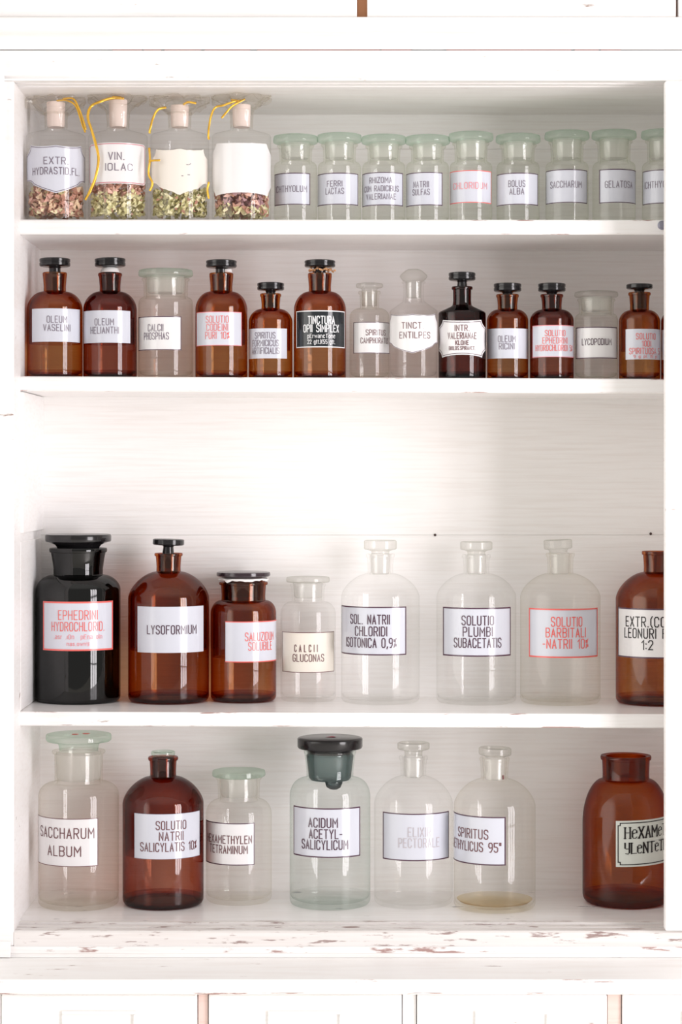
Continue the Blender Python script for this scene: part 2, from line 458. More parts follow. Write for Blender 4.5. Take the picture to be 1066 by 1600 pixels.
# ------------------------------------------------------------------ stroke lettering
def arcpts(s):  # "x y x y ; x y ..." -> list of polylines
    return [[(float(a), float(b)) for a, b in zip(q.split()[::2], q.split()[1::2])] for q in s.split(';')]
GLY = {
 'A': (1, '0 0 .5 1 1 0 ; .17 .32 .83 .32'), 'B': (1, '0 .5 0 1 .72 1 1 .88 1 .64 .72 .52 0 .52 ; .72 .52 1 .4 1 .12 .72 0 0 0 0 .55'),
 'C': (1, '1 .76 1 .86 .75 1 .25 1 0 .86 0 .14 .25 0 .75 0 1 .14 1 .24'), 'D': (1, '0 0 0 1 .68 1 1 .84 1 .16 .68 0 0 0'),
 'E': (.9, '1 1 0 1 0 0 1 0 ; 0 .52 .8 .52'), 'F': (.9, '1 1 0 1 0 0 ; 0 .52 .8 .52'),
 'G': (1, '1 .76 1 .86 .75 1 .25 1 0 .86 0 .14 .25 0 .75 0 1 .14 1 .46 .55 .46'), 'H': (1, '0 0 0 1 ; 1 0 1 1 ; 0 .52 1 .52'),
 'I': (0, '0 0 0 1'), 'J': (.8, '1 1 1 .14 .75 0 .25 0 0 .14'), 'K': (1, '0 0 0 1 ; 1 1 0 .38 ; .32 .58 1 0'), 'L': (.85, '0 1 0 0 1 0'),
 'M': (1.25, '0 0 0 1 .5 .4 1 1 1 0'), 'N': (1, '0 0 0 1 1 0 1 1'), 'O': (1, '.25 0 0 .14 0 .86 .25 1 .75 1 1 .86 1 .14 .75 0 .25 0'),
 'P': (1, '0 0 0 1 .72 1 1 .87 1 .57 .72 .45 0 .45'), 'Q': (1, '.25 0 0 .14 0 .86 .25 1 .75 1 1 .86 1 .14 .75 0 .25 0 ; .6 .25 1 -.05'),
 'R': (1, '0 0 0 1 .72 1 1 .87 1 .6 .72 .48 0 .48 ; .5 .48 1 0'),
 'S': (1, '1 .8 1 .87 .75 1 .25 1 0 .87 0 .67 .2 .55 .8 .45 1 .33 1 .13 .75 0 .25 0 0 .13 0 .2'), 'T': (1, '0 1 1 1 ; .5 1 .5 0'),
 'U': (1, '0 1 0 .14 .25 0 .75 0 1 .14 1 1'), 'V': (1, '0 1 .5 0 1 1'), 'W': (1.3, '0 1 .25 0 .5 .7 .75 0 1 1'), 'X': (1, '0 0 1 1 ; 0 1 1 0'),
 'Y': (1, '0 1 .5 .45 1 1 ; .5 .45 .5 0'), 'Z': (1, '0 1 1 1 0 0 1 0'),
 '0': (1, '.25 0 0 .14 0 .86 .25 1 .75 1 1 .86 1 .14 .75 0 .25 0'), '1': (.45, '0 .75 1 1 1 0'), '2': (1, '0 .8 0 .87 .25 1 .75 1 1 .87 1 .65 0 0 1 0'),
 '5': (1, '1 1 0 1 0 .57 .7 .57 1 .45 1 .14 .75 0 .25 0 0 .14'), '9': (1, '1 .5 .25 .45 0 .58 0 .87 .25 1 .75 1 1 .87 1 .3 .6 0 .3 0'),
 '3': (1, '0 .87 .25 1 .75 1 1 .87 1 .65 .75 .53 .4 .53 ; .75 .53 1 .4 1 .14 .75 0 .25 0 0 .14'),
 '.': (.12, '0 0 1 0'), ',': (.2, '1 .08 0 -.15'), '-': (.55, '0 .45 1 .45'), ':': (.12, '0 .12 1 .12 ; 0 .62 1 .62'), '(': (.4, '1 1.08 .1 .8 .1 .2 1 -.08'), ')': (.4, '0 1.08 .9 .8 .9 .2 0 -.08'),
 '%': (.7, '0 0 1 1 ; 0 .85 .3 .85 .3 .65 0 .65 0 .85 ; .7 .35 1 .35 1 .15 .7 .15 .7 .35'), '*': (.35, '0 .75 0 1 1 1 1 .75 0 .75'), '|': (0, '0 -.1 0 1.1'), ' ': (.7, ''),
 'e': (.85, '0 .42 1 .52 1 .66 .75 .78 .25 .78 0 .62 0 .15 .25 0 .75 0 1 .12'), 'a': (.85, '0 .68 .3 .75 .9 .7 1 .55 1 0 ; 1 .4 .2 .4 0 .28 0 .1 .25 0 1 .1'),
 'c': (.8, '1 .6 .7 .75 .25 .75 0 .6 0 .12 .25 0 .75 0 1 .12'), 'w': (1.2, '0 .72 .25 0 .5 .6 .75 0 1 .72'), 'o': (.85, '.25 0 0 .14 0 .6 .25 .74 .75 .74 1 .6 1 .14 .75 0 .25 0'),
 'n': (.85, '0 0 0 .74 .7 .74 1 .6 1 0'), 'p': (.85, '0 -.3 0 .74 .75 .74 1 .6 1 .14 .75 0 0 0'), 'g': (.85, '1 .74 .25 .74 0 .6 0 .14 .25 0 1 0 ; 1 .74 1 -.2 .2 -.3'), 't': (.5, '.4 1 .4 .05 1 0 ; 0 .72 1 .72'),
 'y': (.9, '0 1 0 .55 .2 .45 1 .45 ; 1 1 1 .1 .75 -.05 .1 0'), 'i': (0, '0 0 0 .72'), 'r': (.5, '0 0 0 .72 1 .68'), 's': (.7, '1 .7 .2 .74 0 .55 1 .25 .8 0 0 .05'), 'm': (1.2, '0 0 0 .72 .4 .72 .5 .6 .5 0 ; .5 .6 .6 .72 1 .68 1 0'),
 'l': (0, '0 0 0 1'),
}
def text_lines(string, h, width=None, gw=.36, gap=.21):
    """polylines of a line of capitals, centred on 0, baseline 0; returns list of polylines in metres"""
    x = 0; glyphs = []
    for ch in string:
        w, s = GLY.get(ch, GLY[{'4': '9', 'j': 'i', '/': '1'}.get(ch, 'o')])
        glyphs.append((x, w * gw * h, s)); x += w * gw * h + gap * h
    tot = x - gap * h
    k = 1.0 if width is None else width / tot
    out = []
    for gx, w, s in glyphs:
        if not s: continue
        for pl in arcpts(s):
            out.append([((gx + px * w - tot / 2) * k, py * h) for px, py in pl])
    return out
def ribbons(pl, hw, place, bm, step=.004):
    """polyline -> mitred flat ribbon laid on the label by place(x, z)"""
    pts = []
    for a, b in zip(pl[:-1], pl[1:]):
        n = max(1, int(math.hypot(b[0] - a[0], b[1] - a[1]) / step))
        for i in range(n): pts.append((a[0] + (b[0] - a[0]) * i / n, a[1] + (b[1] - a[1]) * i / n))
    pts.append(pl[-1])
    closed = math.hypot(pl[0][0] - pl[-1][0], pl[0][1] - pl[-1][1]) < 1e-7
    if closed: pts = pts[:-1]
    L = len(pts); P = [Vector(p) for p in pts]
    if L < 2: return
    rows = []
    for i in range(L):
        if closed: a, c = P[i - 1], P[(i + 1) % L]
        else: a, c = P[max(i - 1, 0)], P[min(i + 1, L - 1)]
        d1 = (P[i] - a) if (P[i] - a).length > 1e-9 else (c - P[i]); d2 = (c - P[i]) if (c - P[i]).length > 1e-9 else (P[i] - a)
        d1.normalize(); d2.normalize()
        n1 = Vector((-d1.y, d1.x)); n2 = Vector((-d2.y, d2.x)); m = n1 + n2
        if m.length < .2: m = n1
        m.normalize(); k = min(1 / max(m.dot(n1), .3), 2.0)
        q = P[i].copy()
        if not closed and i == 0: q -= d2 * hw * .8
        if not closed and i == L - 1: q += d1 * hw * .8
        rows.append((bm.verts.new(place(*(q + m * hw * k))), bm.verts.new(place(*(q - m * hw * k)))))
    for i in range(L if closed else L - 1):
        r, s = rows[i], rows[(i + 1) % L]
        bm.faces.new((r[0], r[1], s[1], s[0]))

# ------------------------------------------------------------------ label outlines (unit square, x and z from -1 to 1)
def smooth_poly(pts, closed=True, n=6):
    out = []; L = len(pts)
    for i in range(L):
        p0, p1, p2, p3 = pts[i - 1], pts[i], pts[(i + 1) % L], pts[(i + 2) % L]
        for k in range(n):
            t = k / n
            out.append(tuple(.5 * (2 * p1[j] + (p2[j] - p0[j]) * t + (2 * p0[j] - 5 * p1[j] + 4 * p2[j] - p3[j]) * t * t + (3 * p1[j] - p0[j] - 3 * p2[j] + p3[j]) * t ** 3) for j in (0, 1)))
    return out
def arc_seg(a, b, bulge, n=8):
    """from a to b with a sideways bulge, a not repeated at the end"""
    dx, dz = b[0] - a[0], b[1] - a[1]
    return [(a[0] + dx * t - dz * bulge * 4 * t * (1 - t), a[1] + dz * t + dx * bulge * 4 * t * (1 - t)) for t in (i / n for i in range(n))]
def shield():
    P = []
    nodes = [((0, .95), (.76, 1), -.09), ((.76, 1), (1.0, .58), -.14), ((1.0, .58), (.985, -.46), .03), ((.985, -.46), (.64, -.62), -.2), ((.64, -.62), (0, -1), .03),
             ((0, -1), (-.64, -.62), .03), ((-.64, -.62), (-.985, -.46), -.2), ((-.985, -.46), (-1.0, .58), .03), ((-1.0, .58), (-.76, 1), -.14), ((-.76, 1), (0, .95), -.09)]
    for a, b, u in nodes: P += arc_seg(a, b, u)
    return P
def scroll(m=1.0):
    P = []
    nodes = [((-.70, 1), (.70, 1), -.05 * m), ((.70, 1), (1, .60), -.14 * m), ((1, .60), (1, -.60), -.055 * m), ((1, -.60), (.74, -1), -.14 * m), ((.74, -1), (-.74, -1), -.085 * m),
             ((-.74, -1), (-1, -.60), -.14 * m), ((-1, -.60), (-1, .60), -.055 * m), ((-1, .60), (-.70, 1), -.14 * m)]
    for a, b, u in nodes: P += arc_seg(a, b, u)
    return P
def rounded(r=.12, rz=.16):
    P = []
    for sx, sz, a0 in ((1, 1, 0), (-1, 1, 90), (-1, -1, 180), (1, -1, 270)):
        for k in range(6):
            a = math.radians(a0 + k * 18)
            P.append((sx * (1 - r) + r * math.cos(a), sz * (1 - rz) + rz * math.sin(a)))
    return P
RECT = [(-1, -1), (1, -1), (1, 1), (-1, 1)]
def notched(k=.10, kz=.16):
    return [(-1 + k, -1), (1 - k, -1), (1 - k, -1 + kz), (1, -1 + kz), (1, 1 - kz), (1 - k, 1 - kz), (1 - k, 1), (-1 + k, 1), (-1 + k, 1 - kz), (-1, 1 - kz), (-1, -1 + kz), (-1 + k, -1 + kz)]
def torn():
    P = shield(); r = random.Random(3)
    return [(x * (1 + r.uniform(-.03, .0)), z * (1 + r.uniform(-.05, .0))) for x, z in P]

def fill_shape(bm, poly, place):
    xs = [p[0] for p in poly]; zs_ = [p[1] for p in poly]
    nx, nz = 30, 12
    pts = []
    for a, c in zip(poly, poly[1:] + poly[:1]):
        n = max(1, int(math.hypot(c[0] - a[0], c[1] - a[1]) / .003))
        pts += [Vector((a[0] + (c[0] - a[0]) * i / n, a[1] + (c[1] - a[1]) * i / n)) for i in range(n)]
    L = len(pts)
    for i in range(1, nx):
        for k in range(1, nz):
            pts.append(Vector((min(xs) + (max(xs) - min(xs)) * (i + .13 * (k % 2)) / nx, min(zs_) + (max(zs_) - min(zs_)) * k / nz)))
    vo, eo, fo, _, _, _ = delaunay_2d_cdt(pts, [], [list(range(L))[::-1]], 1, 1e-7)
    vs = [bm.verts.new(place(v.x, v.y)) for v in vo]
    for f in fo: bm.faces.new([vs[i] for i in f])
    for v in list(bm.verts):
        if not v.link_faces: bm.verts.remove(v)
def column_fill(bm, poly, place, nx=36):
    xs = sorted(set([p[0] for p in poly])); x0, x1 = xs[0], xs[-1]
    cols = []
    for i in range(nx + 1):
        x = x0 + (x1 - x0) * i / nx
        xe = min(max(x, x0 + 1e-6 * (x1 - x0)), x1 - 1e-6 * (x1 - x0))
        zz = []
        for a, b in zip(poly, poly[1:] + poly[:1]):
            if (a[0] - xe) * (b[0] - xe) < 0:
                t = (xe - a[0]) / (b[0] - a[0]); zz.append(a[1] + t * (b[1] - a[1]))
        if len(zz) >= 2: cols.append((x, min(zz), max(zz)))
    rows = [[bm.verts.new(place(x, lo + (hi - lo) * k / 4)) for k in range(5)] for x, lo, hi in cols]
    for a, b in zip(rows[:-1], rows[1:]):
        for k in range(4): bm.faces.new((a[k], b[k], b[k + 1], a[k + 1]))

# ------------------------------------------------------------------ bottles
def asin_c(v): return math.asin(max(-1, min(1, v)))
class Bottle:
    """all measures are photo pixels at the bottle's own distance"""
    def __init__(self, kind, label, cat, row, x0, x1, d, group, tilt=0):
        self.cx = (x0 + x1) / 2; self.R = (x1 - x0) / 2 - .35
        self.d = d; self.k = sc_at(d); self.xw = X(self.cx, d)
        self.zb = SHELF[row](self.xw) + .0004
        self.th0 = -math.atan2(self.xw, ZF + d)
        self.root = thing(kind, label, cat, (self.xw, d, self.zb), group)
    def z(self, py): return Z(py, self.d) - self.zb
    def r(self, px): return px * self.k
    def glass(self, mat, prof_top, yb, yn, rn, yl, rl, corner=6, flare=1.06, exp=(1, 1), cone=None, lipw=5, wall=3.2, inner=True, layers=0, floor=5):
        R = self.r(self.R); c = self.r(corner)
        P = [(0, self.r(2.2)), (R * .5, self.r(1.6)), (R - c * 1.25, .0), (R - c * .8, 0)]
        for k in range(1, 6):
            a = k / 5 * PI / 2
            P.append((R - c * .8 + c * .8 * math.sin(a), c - c * math.cos(a)))
        zb, zn, zl = self.z(yb), self.z(yn), self.z(yl); rN, rL = self.r(rn), self.r(rl)
        P.append((R, zb * .5)); P.append((R, zb))
        if cone:
            # small rounded edge, then a straight sloping shoulder
            P += [(R - self.r(.8), zb + self.r(1.5)), (R - self.r(2.5), zb + self.r(3.0))]
            P += [(rN + self.r(4), zn - self.r(1.5)), (rN + self.r(1), zn + self.r(1))]
        else:
            for k in range(1, 15):
                t = k / 14 * PI / 2
                P.append((rN + self.r(1.5) + (R - rN - self.r(1.5)) * math.cos(t) ** exp[0], zb + (zn - zb) * math.sin(t) ** exp[1]))
            P.append((rN + self.r(.4), zn + self.r(1.0)))
        lw = self.r(lipw)
        rT = rN * flare
        for k in range(1, 5):
            t = k / 4
            P.append((rN + (rT - rN) * t ** 1.5, zn + self.r(2) + (zl - lw - zn - self.r(2)) * t))
        if rL > rT * 1.01:
            P += [(rT + (rL - rT) * .75, zl - lw * .92), (rL, zl - lw * .55), (rL, zl - lw * .3), (rL - self.r(.8), zl), (rL - self.r(2.5), zl)]
        else:
            P += [(rT, zl - lw * .2), (rT - self.r(.8), zl), (rT - self.r(2), zl)]
        if inner:
            ri = rT - self.r(wall)
            P += [(ri, zl - self.r(1.5)), (rN - self.r(wall), zn + self.r(1)), (rN - self.r(wall) + self.r(1.2), zn - self.r(1.5))]
        bm = bmesh.new(); lathe(bm, P, 64)
        if floor:   # inner floor of the thick base
            Q = [(R - self.r(1.2), self.r(floor + 7)), (R - self.r(3), self.r(floor + 2.5)), (R - self.r(9), self.r(floor)), (R * .5, self.r(floor + .8)), (0, self.r(floor + 2))]
            lathe(bm, Q, 64)
        if mat in THICK:   # inner face of the thick coloured wall
            t = self.r(3.4)
            Q = [(r_ - t, z_) for r_, z_ in P if self.r(floor + 6) < z_ < zn - self.r(1) and r_ > rN + t]
            if Q: lathe(bm, Q, 64)
            for fz in (floor * .45, floor * .75):
                lathe(bm, [(R - self.r(3), self.r(fz + 1)), (R * .5, self.r(fz)), (0, self.r(fz))], 64)
        for q in range(layers):   # thick neck wall with its ground socket
            ri = rN - self.r(wall + 1.2 + 1.3 * q)
            lathe(bm, [(ri, zn - self.r(3)), (ri * flare, zl - self.r(1.5))], 48)
        o = link('glass_body', bm, mat, self.root)
        # keep ground on the shelf
        self.rN, self.rT, self.zl, self.zn = rN, rT, zl, zn
        return o
    def lathe_part(self, name, pts, mat, parent=None, dx=0, tilt=0, sub=None):
        """pts: (radius px, row py)"""
        bm = bmesh.new(); lathe(bm, [(self.r(a), self.z(b)) for a, b in pts], 48)
        if dx or tilt:
            zc = self.z(pts[0][1]); ca, sa = math.cos(tilt), math.sin(tilt)
            for v in bm.verts:
                x, zz = v.co.x, v.co.z - zc
                v.co.x = x * ca + zz * sa + self.r(dx); v.co.z = -x * sa + zz * ca + zc
        return link(name, bm, mat, parent or self.root)
    def disc_stopper(self, rs, y0, y1, rw, yp, mat, rp=None, tilt=0, dx=0, groove=True):
        """flat-topped round stopper: disc y0..y1, waist rw down to the plug bottom yp"""
        rp = rp or rw
        yl = (self.zl)
        e = 1.3
        pts = [(0, y0 + .4), (rs - 3, y0), (rs - e, y0 + .3), (rs, y0 + e)]
        if groove and y1 - y0 > 9:
            m = (y0 + y1) / 2
            pts += [(rs, m - 1.2), (rs - .7, m - .7), (rs - .7, m + .7), (rs, m + 1.2)]
        pts += [(rs, y1 - e), (rs - e, y1), (rs - 3, y1 + .4), (rw + 1.5, y1 + 1.2), (rw, y1 + 3), (rp, yp - 1), (rp - 1, yp), (0, yp)]
        return self.lathe_part('stopper', pts, mat, dx=dx, tilt=tilt)
    def lid(self, rs, y0, y1, rw, yp, mat, name='lid'):
        pts = [(0, y0), (rs - 4, y0), (rs - 1, y0 + .8), (rs, (y0 + y1) / 2 - .5), (rs, y1 - 2), (rs - 1.5, y1 - .5), (rs - 4, y1), (rw + 2, y1 + .5)]
        lid = self.lathe_part(name, pts + [(0, y1 + .5)], mat)
        if yp: self.lathe_part('plug', [(rw - .5, y1 + .6), (rw, y1 + 2), (rw - 1.5, yp - 2), (rw - 3, yp), (0, yp)], G_frost, lid)
        return lid
    def label(self, xs=None, ang=None, ys=(0, 0), mat=M_label, shape=None, border=None, bmat=M_ink, bw=1.0, inset=.6, text=(), ink=M_ink, sw=.75, sides=True, tcx=0.0, slope=0.0):
        R = self.r(self.R)
        if ang: a0, a1 = (math.radians(v) for v in ang)
        else: a0, a1 = asin_c((xs[0] - self.cx) / self.R), asin_c((xs[1] - self.cx) / self.R)
        df = self.d - R * .95
        kf = sc_at(df)
        z0, z1 = Z(ys[1], df) - self.zb, Z(ys[0], df) - self.zb
        ac = (a0 + a1) / 2; hw = R * (a1 - a0) / 2; zc = (z0 + z1) / 2; hz = (z1 - z0) / 2
        th0 = self.th0
        def placer(off):
            rr = R + off
            return lambda x, z: (rr * math.sin(th0 + ac + x / R), -rr * math.cos(th0 + ac + x / R), zc + z + slope * x)
        poly = [(x * hw, z * hz) for x, z in (shape or RECT)]
        bm = bmesh.new(); (fill_shape if shape else column_fill)(bm, poly, placer(.00035))
        lab = link('label', bm, mat, self.root)
        if border:
            i = inset * kf + bw * kf / 2
            kx, kz = (hw - i) / hw, (hz - i) / hz
            bm = bmesh.new()
            if sides:
                pl = [(x * kx, z * kz) for x, z in poly]; ribbons(pl + [pl[0]], bw * kf / 2, placer(.0006), bm, .0025)
            else:
                for q in (1, -1): ribbons([(-hw * .995, q * hz * kz), (hw * .995, q * hz * kz)], bw * kf / 2, placer(.0006), bm, .0025)
            b2 = link('border', bm, bmat, lab)
        if text:
            bm = bmesh.new(); mats = []
            for t in text:
                st, py, h = t[0], t[1], t[2]
                wd = t[3] * kf if len(t) > 3 and t[3] else None
                ox = (t[4] if len(t) > 4 else 0) * kf
                tm = t[5] if len(t) > 5 else ink
                ws = (t[6] if len(t) > 6 else sw) * .82
                zt = Z(py + h / 2, df) - self.zb - zc
                if tm not in mats: mats.append(tm)
                nf = len(bm.faces)
                pf = placer(.0008)
                for pl in text_lines(st, h * kf, wd):
                    ribbons([(x + ox + tcx * kf, z + zt) for x, z in pl], ws * kf, pf, bm)
                bm.faces.ensure_lookup_table()
                for f in bm.faces[nf:]: f.material_index = mats.index(tm)
            link('lettering', bm, mats, lab)
        return lab

def d_row(yfront, ybase, Rpx):
    """distance behind the shelf edge of a bottle whose base shows at row ybase"""
    df = ZF * ((yfront - HY) / (ybase - HY) - 1)
    return df + Rpx * S * 1.03 * .90

# ---------------- top shelf: four shouldered bottles with dried flowers
G1 = 'stoppered bottles of dried flowers on the top shelf'
def flakes(name, label, b, ytop, cols, n, seed, size=6.5, dome=6):
    rnd = random.Random(seed); bm = bmesh.new(); R = b.r(b.R) * .93
    zt = b.z(ytop)
    for i in range(n):
        a = rnd.uniform(0, 2 * PI); rr = R * rnd.random() ** .33
        t = rnd.random(); z = b.r(12) + (zt - b.r(12) + b.r(dome) * rnd.uniform(-1, 1)) * t
        p = Vector((rr * math.sin(a), -rr * math.cos(a), z))
        sz = b.r(size) * rnd.uniform(.5, 1.2)
        u = Vector((rnd.uniform(-1, 1), rnd.uniform(-1, 1), rnd.uniform(-1, 1))).normalized(); w = u.orthogonal().normalized(); nn = u.cross(w)
        k = 5; vs = []
        for q in range(k):
            aa = 2 * PI * q / k
            v = p + (u * math.cos(aa) + w * math.sin(aa) * .7) * sz * rnd.uniform(.7, 1.1) + nn * sz * .4 * math.cos(2 * aa)
            h = math.hypot(v.x, v.y)
            if h > R: v.x *= R / h; v.y *= R / h
            v.z = max(v.z, b.r(10.5))
            vs.append(bm.verts.new(v))
        c = bm.verts.new(Vector((sum(v.co.x for v in vs) / k, sum(v.co.y for v in vs) / k, sum(v.co.z for v in vs) / k)) + nn * sz * .25)
        h = math.hypot(c.co.x, c.co.y)
        if h > R: c.co.x *= R / h; c.co.y *= R / h
        c.co.z = max(c.co.z, b.r(10.5))
        mi = rnd.choices(range(len(cols)), [m[1](z / zt) for m in cols])[0]
        for q in range(k):
            f = bm.faces.new((vs[q], vs[(q + 1) % k], c)); f.material_index = mi
    o = link(name, bm, [m[0] for m in cols], None, False, loc=(b.xw, b.d, b.zb))
    return tag(o, label, 'dried flowers', 'stuff')
F_pink = plain('petal_rose', lin(232, 188, 172), .8); F_brown = plain('petal_brown', lin(190, 142, 122), .8); F_tan = plain('petal_tan', lin(230, 200, 170), .8)
F_green = plain('petal_green', lin(224, 218, 168), .8); F_yel = plain('petal_yellow', lin(238, 230, 190), .8); F_plum = plain('petal_plum', lin(176, 138, 140), .8); F_olive = plain('petal_olive', lin(196, 190, 136), .8)

def band(bm, pts, w, kd):
    """flat ribbon through px points (x, y, depth offset, twist)"""
    P = []
    L = len(pts)
    for i in range(L - 1):
        p0, p1, p2, p3 = (Vector(pts[max(i - 1, 0)]), Vector(pts[i]), Vector(pts[i + 1]), Vector(pts[min(i + 2, L - 1)]))
        for k in range(8):
            t = k / 8
            P.append(.5 * (2 * p1 + (p2 - p0) * t + (2 * p0 - 5 * p1 + 4 * p2 - p3) * t * t + (3 * p1 - p0 - 3 * p2 + p3) * t ** 3))
    P.append(Vector(pts[-1]))
    prev = None
    for i, p in enumerate(P):
        q = P[min(i + 1, len(P) - 1)] - P[max(i - 1, 0)]
        n = Vector((-q.y, q.x)).normalized() if (q.x or q.y) else Vector((1, 0))
        tw = math.cos(i * .33) * .5
        a = (p.x + n.x * w, p.y + n.y * w, p.z + tw * w); b2 = (p.x - n.x * w, p.y - n.y * w, p.z - tw * w)
        va = bm.verts.new((X(a[0], 0) * kd, 0 + a[2] * S, a[1])); vb = bm.verts.new((X(b2[0], 0) * kd, b2[2] * S, b2[1]))
        if prev: bm.faces.new((prev[0], prev[1], vb, va))
        prev = (va, vb)
def ribbon(b, paths, w=2.4):
    for pts in paths:
        bm = bmesh.new(); band(bm, pts, w, sc_at(b.d) / S)
        for v in bm.verts:
            dd = v.co.y
            v.co = Vector((v.co.x - b.xw, dd, Z(v.co.z, b.d) - b.zb))
        o = link('ribbon', bm, M_gold, b.root)
        m = o.modifiers.new('thickness', 'SOLIDIFY'); m.thickness = .0004
def cellophane(b, seed, rmax=46, ytop=152, ydrop=6, yneck=200):
    """crumpled film gathered at the neck and flaring out over the stopper"""
    bm = bmesh.new(); n = 72
    prof = [(17.5, yneck), (17.8, yneck - 12), (19, yneck - 24), (20, ytop + 22), (27, ytop + 14), (rmax * .8, ytop + 9), (rmax, ytop + 4), (rmax * .93, ytop - 5), (rmax * .6, ytop - 6), (22, ytop - 4), (10, ytop - 2), (0, ytop - 2)]
    P = []
    for (r0, y0), (r1, y1) in zip(prof[:-1], prof[1:]):
        for k in range(4): P.append((r0 + (r1 - r0) * k / 4, y0 + (y1 - y0) * k / 4))
    P.append((0.01, prof[-1][1]))
    lathe(bm, [(b.r(r), b.z(y)) for r, y in P], n)
    for v in bm.verts:
        a = math.atan2(v.co.x, -v.co.y); rr = math.hypot(v.co.x, v.co.y) / b.r(1)
        q = noise.noise(Vector((math.cos(a) * 2.2 + seed, math.sin(a) * 2.2, v.co.z * 60)))
        q2 = noise.noise(Vector((v.co.x * 170 + seed * 3, v.co.y * 170, v.co.z * 170)))
        amp = max(0, min(1, (rr - 18) / 16))
        k = 1 + amp * (.26 * q + .10 * math.sin(a * 9 + seed)) + .03 * q2
        v.co.x *= k; v.co.y *= k * .80
        v.co.z += b.r(1) * amp * (6 * q2 + 4 * math.sin(a * 7 + seed * 2))
        v.co.z = min(v.co.z, z_ceil - b.zb - .002)
        v.co.x = max(-b.r(47), min(b.r(47), v.co.x))
        lim = XL + .001 - b.xw
        if v.co.x < lim: v.co.x = lim
    o = link('cellophane', bm, G_cello, b.root, True, 25)
    return tag(o, 'crumpled clear film tied over the cork')

dB = .052
def square_bottle(label, x0, x1, ylip, ncx=None):
    b = Bottle('apothecary_bottle', label, 'bottle', 's1', x0, x1, dB, G1)
    b.glass(G_clear, None, 214, 203, 16.5, ylip, 18.5, corner=5, cone=True, flare=1.0, lipw=4, floor=2)
    b.lathe_part('cork', [(0, ylip - 8), (13.5, ylip - 8), (14.5, ylip - 7), (13.4, 196), (12.5, 199), (0, 199)], M_cork)
    return b
b = square_bottle('clear bottle with a shield label lettered EXTR., at the left end of the top shelf', 41, 134, 168)
b.label(xs=(43, 132), ys=(225, 302), mat=M_label, shape=shield(), border=True, bmat=M_inkgrey, bw=1.0, inset=1.6,
        text=(('EXTR.', 251, 10.5, 38), ('HYDRASTID.FL.', 267, 10.5, 80)), ink=M_inkgrey, sw=.75)
cellophane(b, 1.3, 44, 158)
ribbon(b, [[(90, 160, -14), (106, 160, -20), (120, 168, -26), (128, 186, -30), (134, 204, -32), (137, 212, -33)], [(100, 158, -18), (117, 158, -24), (127, 175, -30), (136, 200, -33), (138, 208, -33)]], 1.4)
flakes('dried_flowers', 'rose and tan dried petals inside the bottle with the EXTR. shield label', b, 296, [(F_pink, lambda t: 1), (F_tan, lambda t: .9), (F_brown, lambda t: .7), (F_yel, lambda t: .5)], 520, 1, 8)
b = square_bottle('clear bottle with a red-framed rectangular label lettered VIN., second from left on the top shelf', 138, 231, 164)
b.label(xs=(141, 226), ys=(223, 287), mat=M_label_w, shape=rounded(), border=True, bmat=plain('ink_dull_red', lin(200, 120, 130), .3), bw=1.2, inset=1.2,
        text=(('VIN.', 244, 11, 24), ('IOLAC', 261, 10.5, 42, 4)), ink=M_inkgrey, sw=.8)
cellophane(b, 4.1, 47, 152)
ribbon(b, [[(196, 157, -20), (178, 158, -26), (160, 164, -32), (146, 172, -34), (142, 190, -42), (148, 210, -46), (155, 232, -48), (159, 256, -48), (154, 286, -48), (146, 304, -47), (138, 318, -45)], [(178, 156, -24), (192, 157, -25)]], 2.0)
flakes('dried_flowers', 'yellow-green dried blossoms topped with rose petals inside the bottle lettered VIN.', b, 284, [(F_pink, lambda t: 1.6 if t > .68 else .05), (F_brown, lambda t: 1.0 if t > .7 else .08), (F_green, lambda t: .1 if t > .72 else 1), (F_yel, lambda t: .1 if t > .7 else 1.2)], 640, 2, 6.2)
b = square_bottle('clear bottle with a torn blank cream label, over green dried herbs, on the top shelf', 235, 327, 173)
b.label(xs=(238, 324), ys=(230, 305), mat=plain('label_torn_cream', (0.80, .745, .68, 1), .4, .3), shape=torn(), text=(('-', 257, 8, 3, 12), (',', 252, 8, 2, 16), ('.', 272, 6, 2, 4), ('.', 270, 6, 3, 14)), ink=M_inkgrey, sw=.7)
cellophane(b, 7.7, 46, 157)
ribbon(b, [[(308, 165, -22), (296, 164, -26), (288, 168, -26)], [(262, 172, -26), (250, 176, -30), (242, 190, -34), (238, 206, -36), (237, 214, -36)], [(236, 236, -36), (238, 256, -42), (236, 278, -44), (242, 292, -44), (238, 304, -44)], [(236, 258, -44), (246, 257, -46), (254, 257, -46)]], 1.6)
flakes('dried_flowers', 'olive and yellow dried herbs inside the bottle with the torn blank label', b, 300, [(F_green, lambda t: 1), (F_yel, lambda t: .9), (F_olive, lambda t: 1.1), (F_brown, lambda t: .25)], 640, 3, 6.0)
b = square_bottle('clear bottle with a blank bluish-white label, beside the row of lidded jars', 331, 424, 172)
b.label(xs=(332, 423), ys=(222, 304), mat=M_label_w, shape=scroll(.6))
cellophane(b, 9.2, 52, 150)
ribbon(b, [[(378, 160, -22), (366, 164, -28), (350, 170, -32), (338, 174, -34), (331, 192, -38), (328, 214, -40), (329, 224, -40)], [(384, 158, -22), (366, 170, -30), (356, 180, -32), (348, 190, -34)], [(329, 290, -44), (327, 302, -44), (329, 316, -44)], [(362, 160, -24), (374, 162, -27)]], 1.5)
flakes('dried_flowers', 'plum and brown dried petals over pale blossoms inside the bottle with the blank bluish-white label', b, 298, [(F_plum, lambda t: 1.3 if t > .5 else .1), (F_pink, lambda t: .9 if t > .45 else .1), (F_brown, lambda t: .7), (F_yel, lambda t: .15 if t > .5 else 1.3), (F_green, lambda t: .1 if t > .5 else .7)], 560, 4, 7.5)

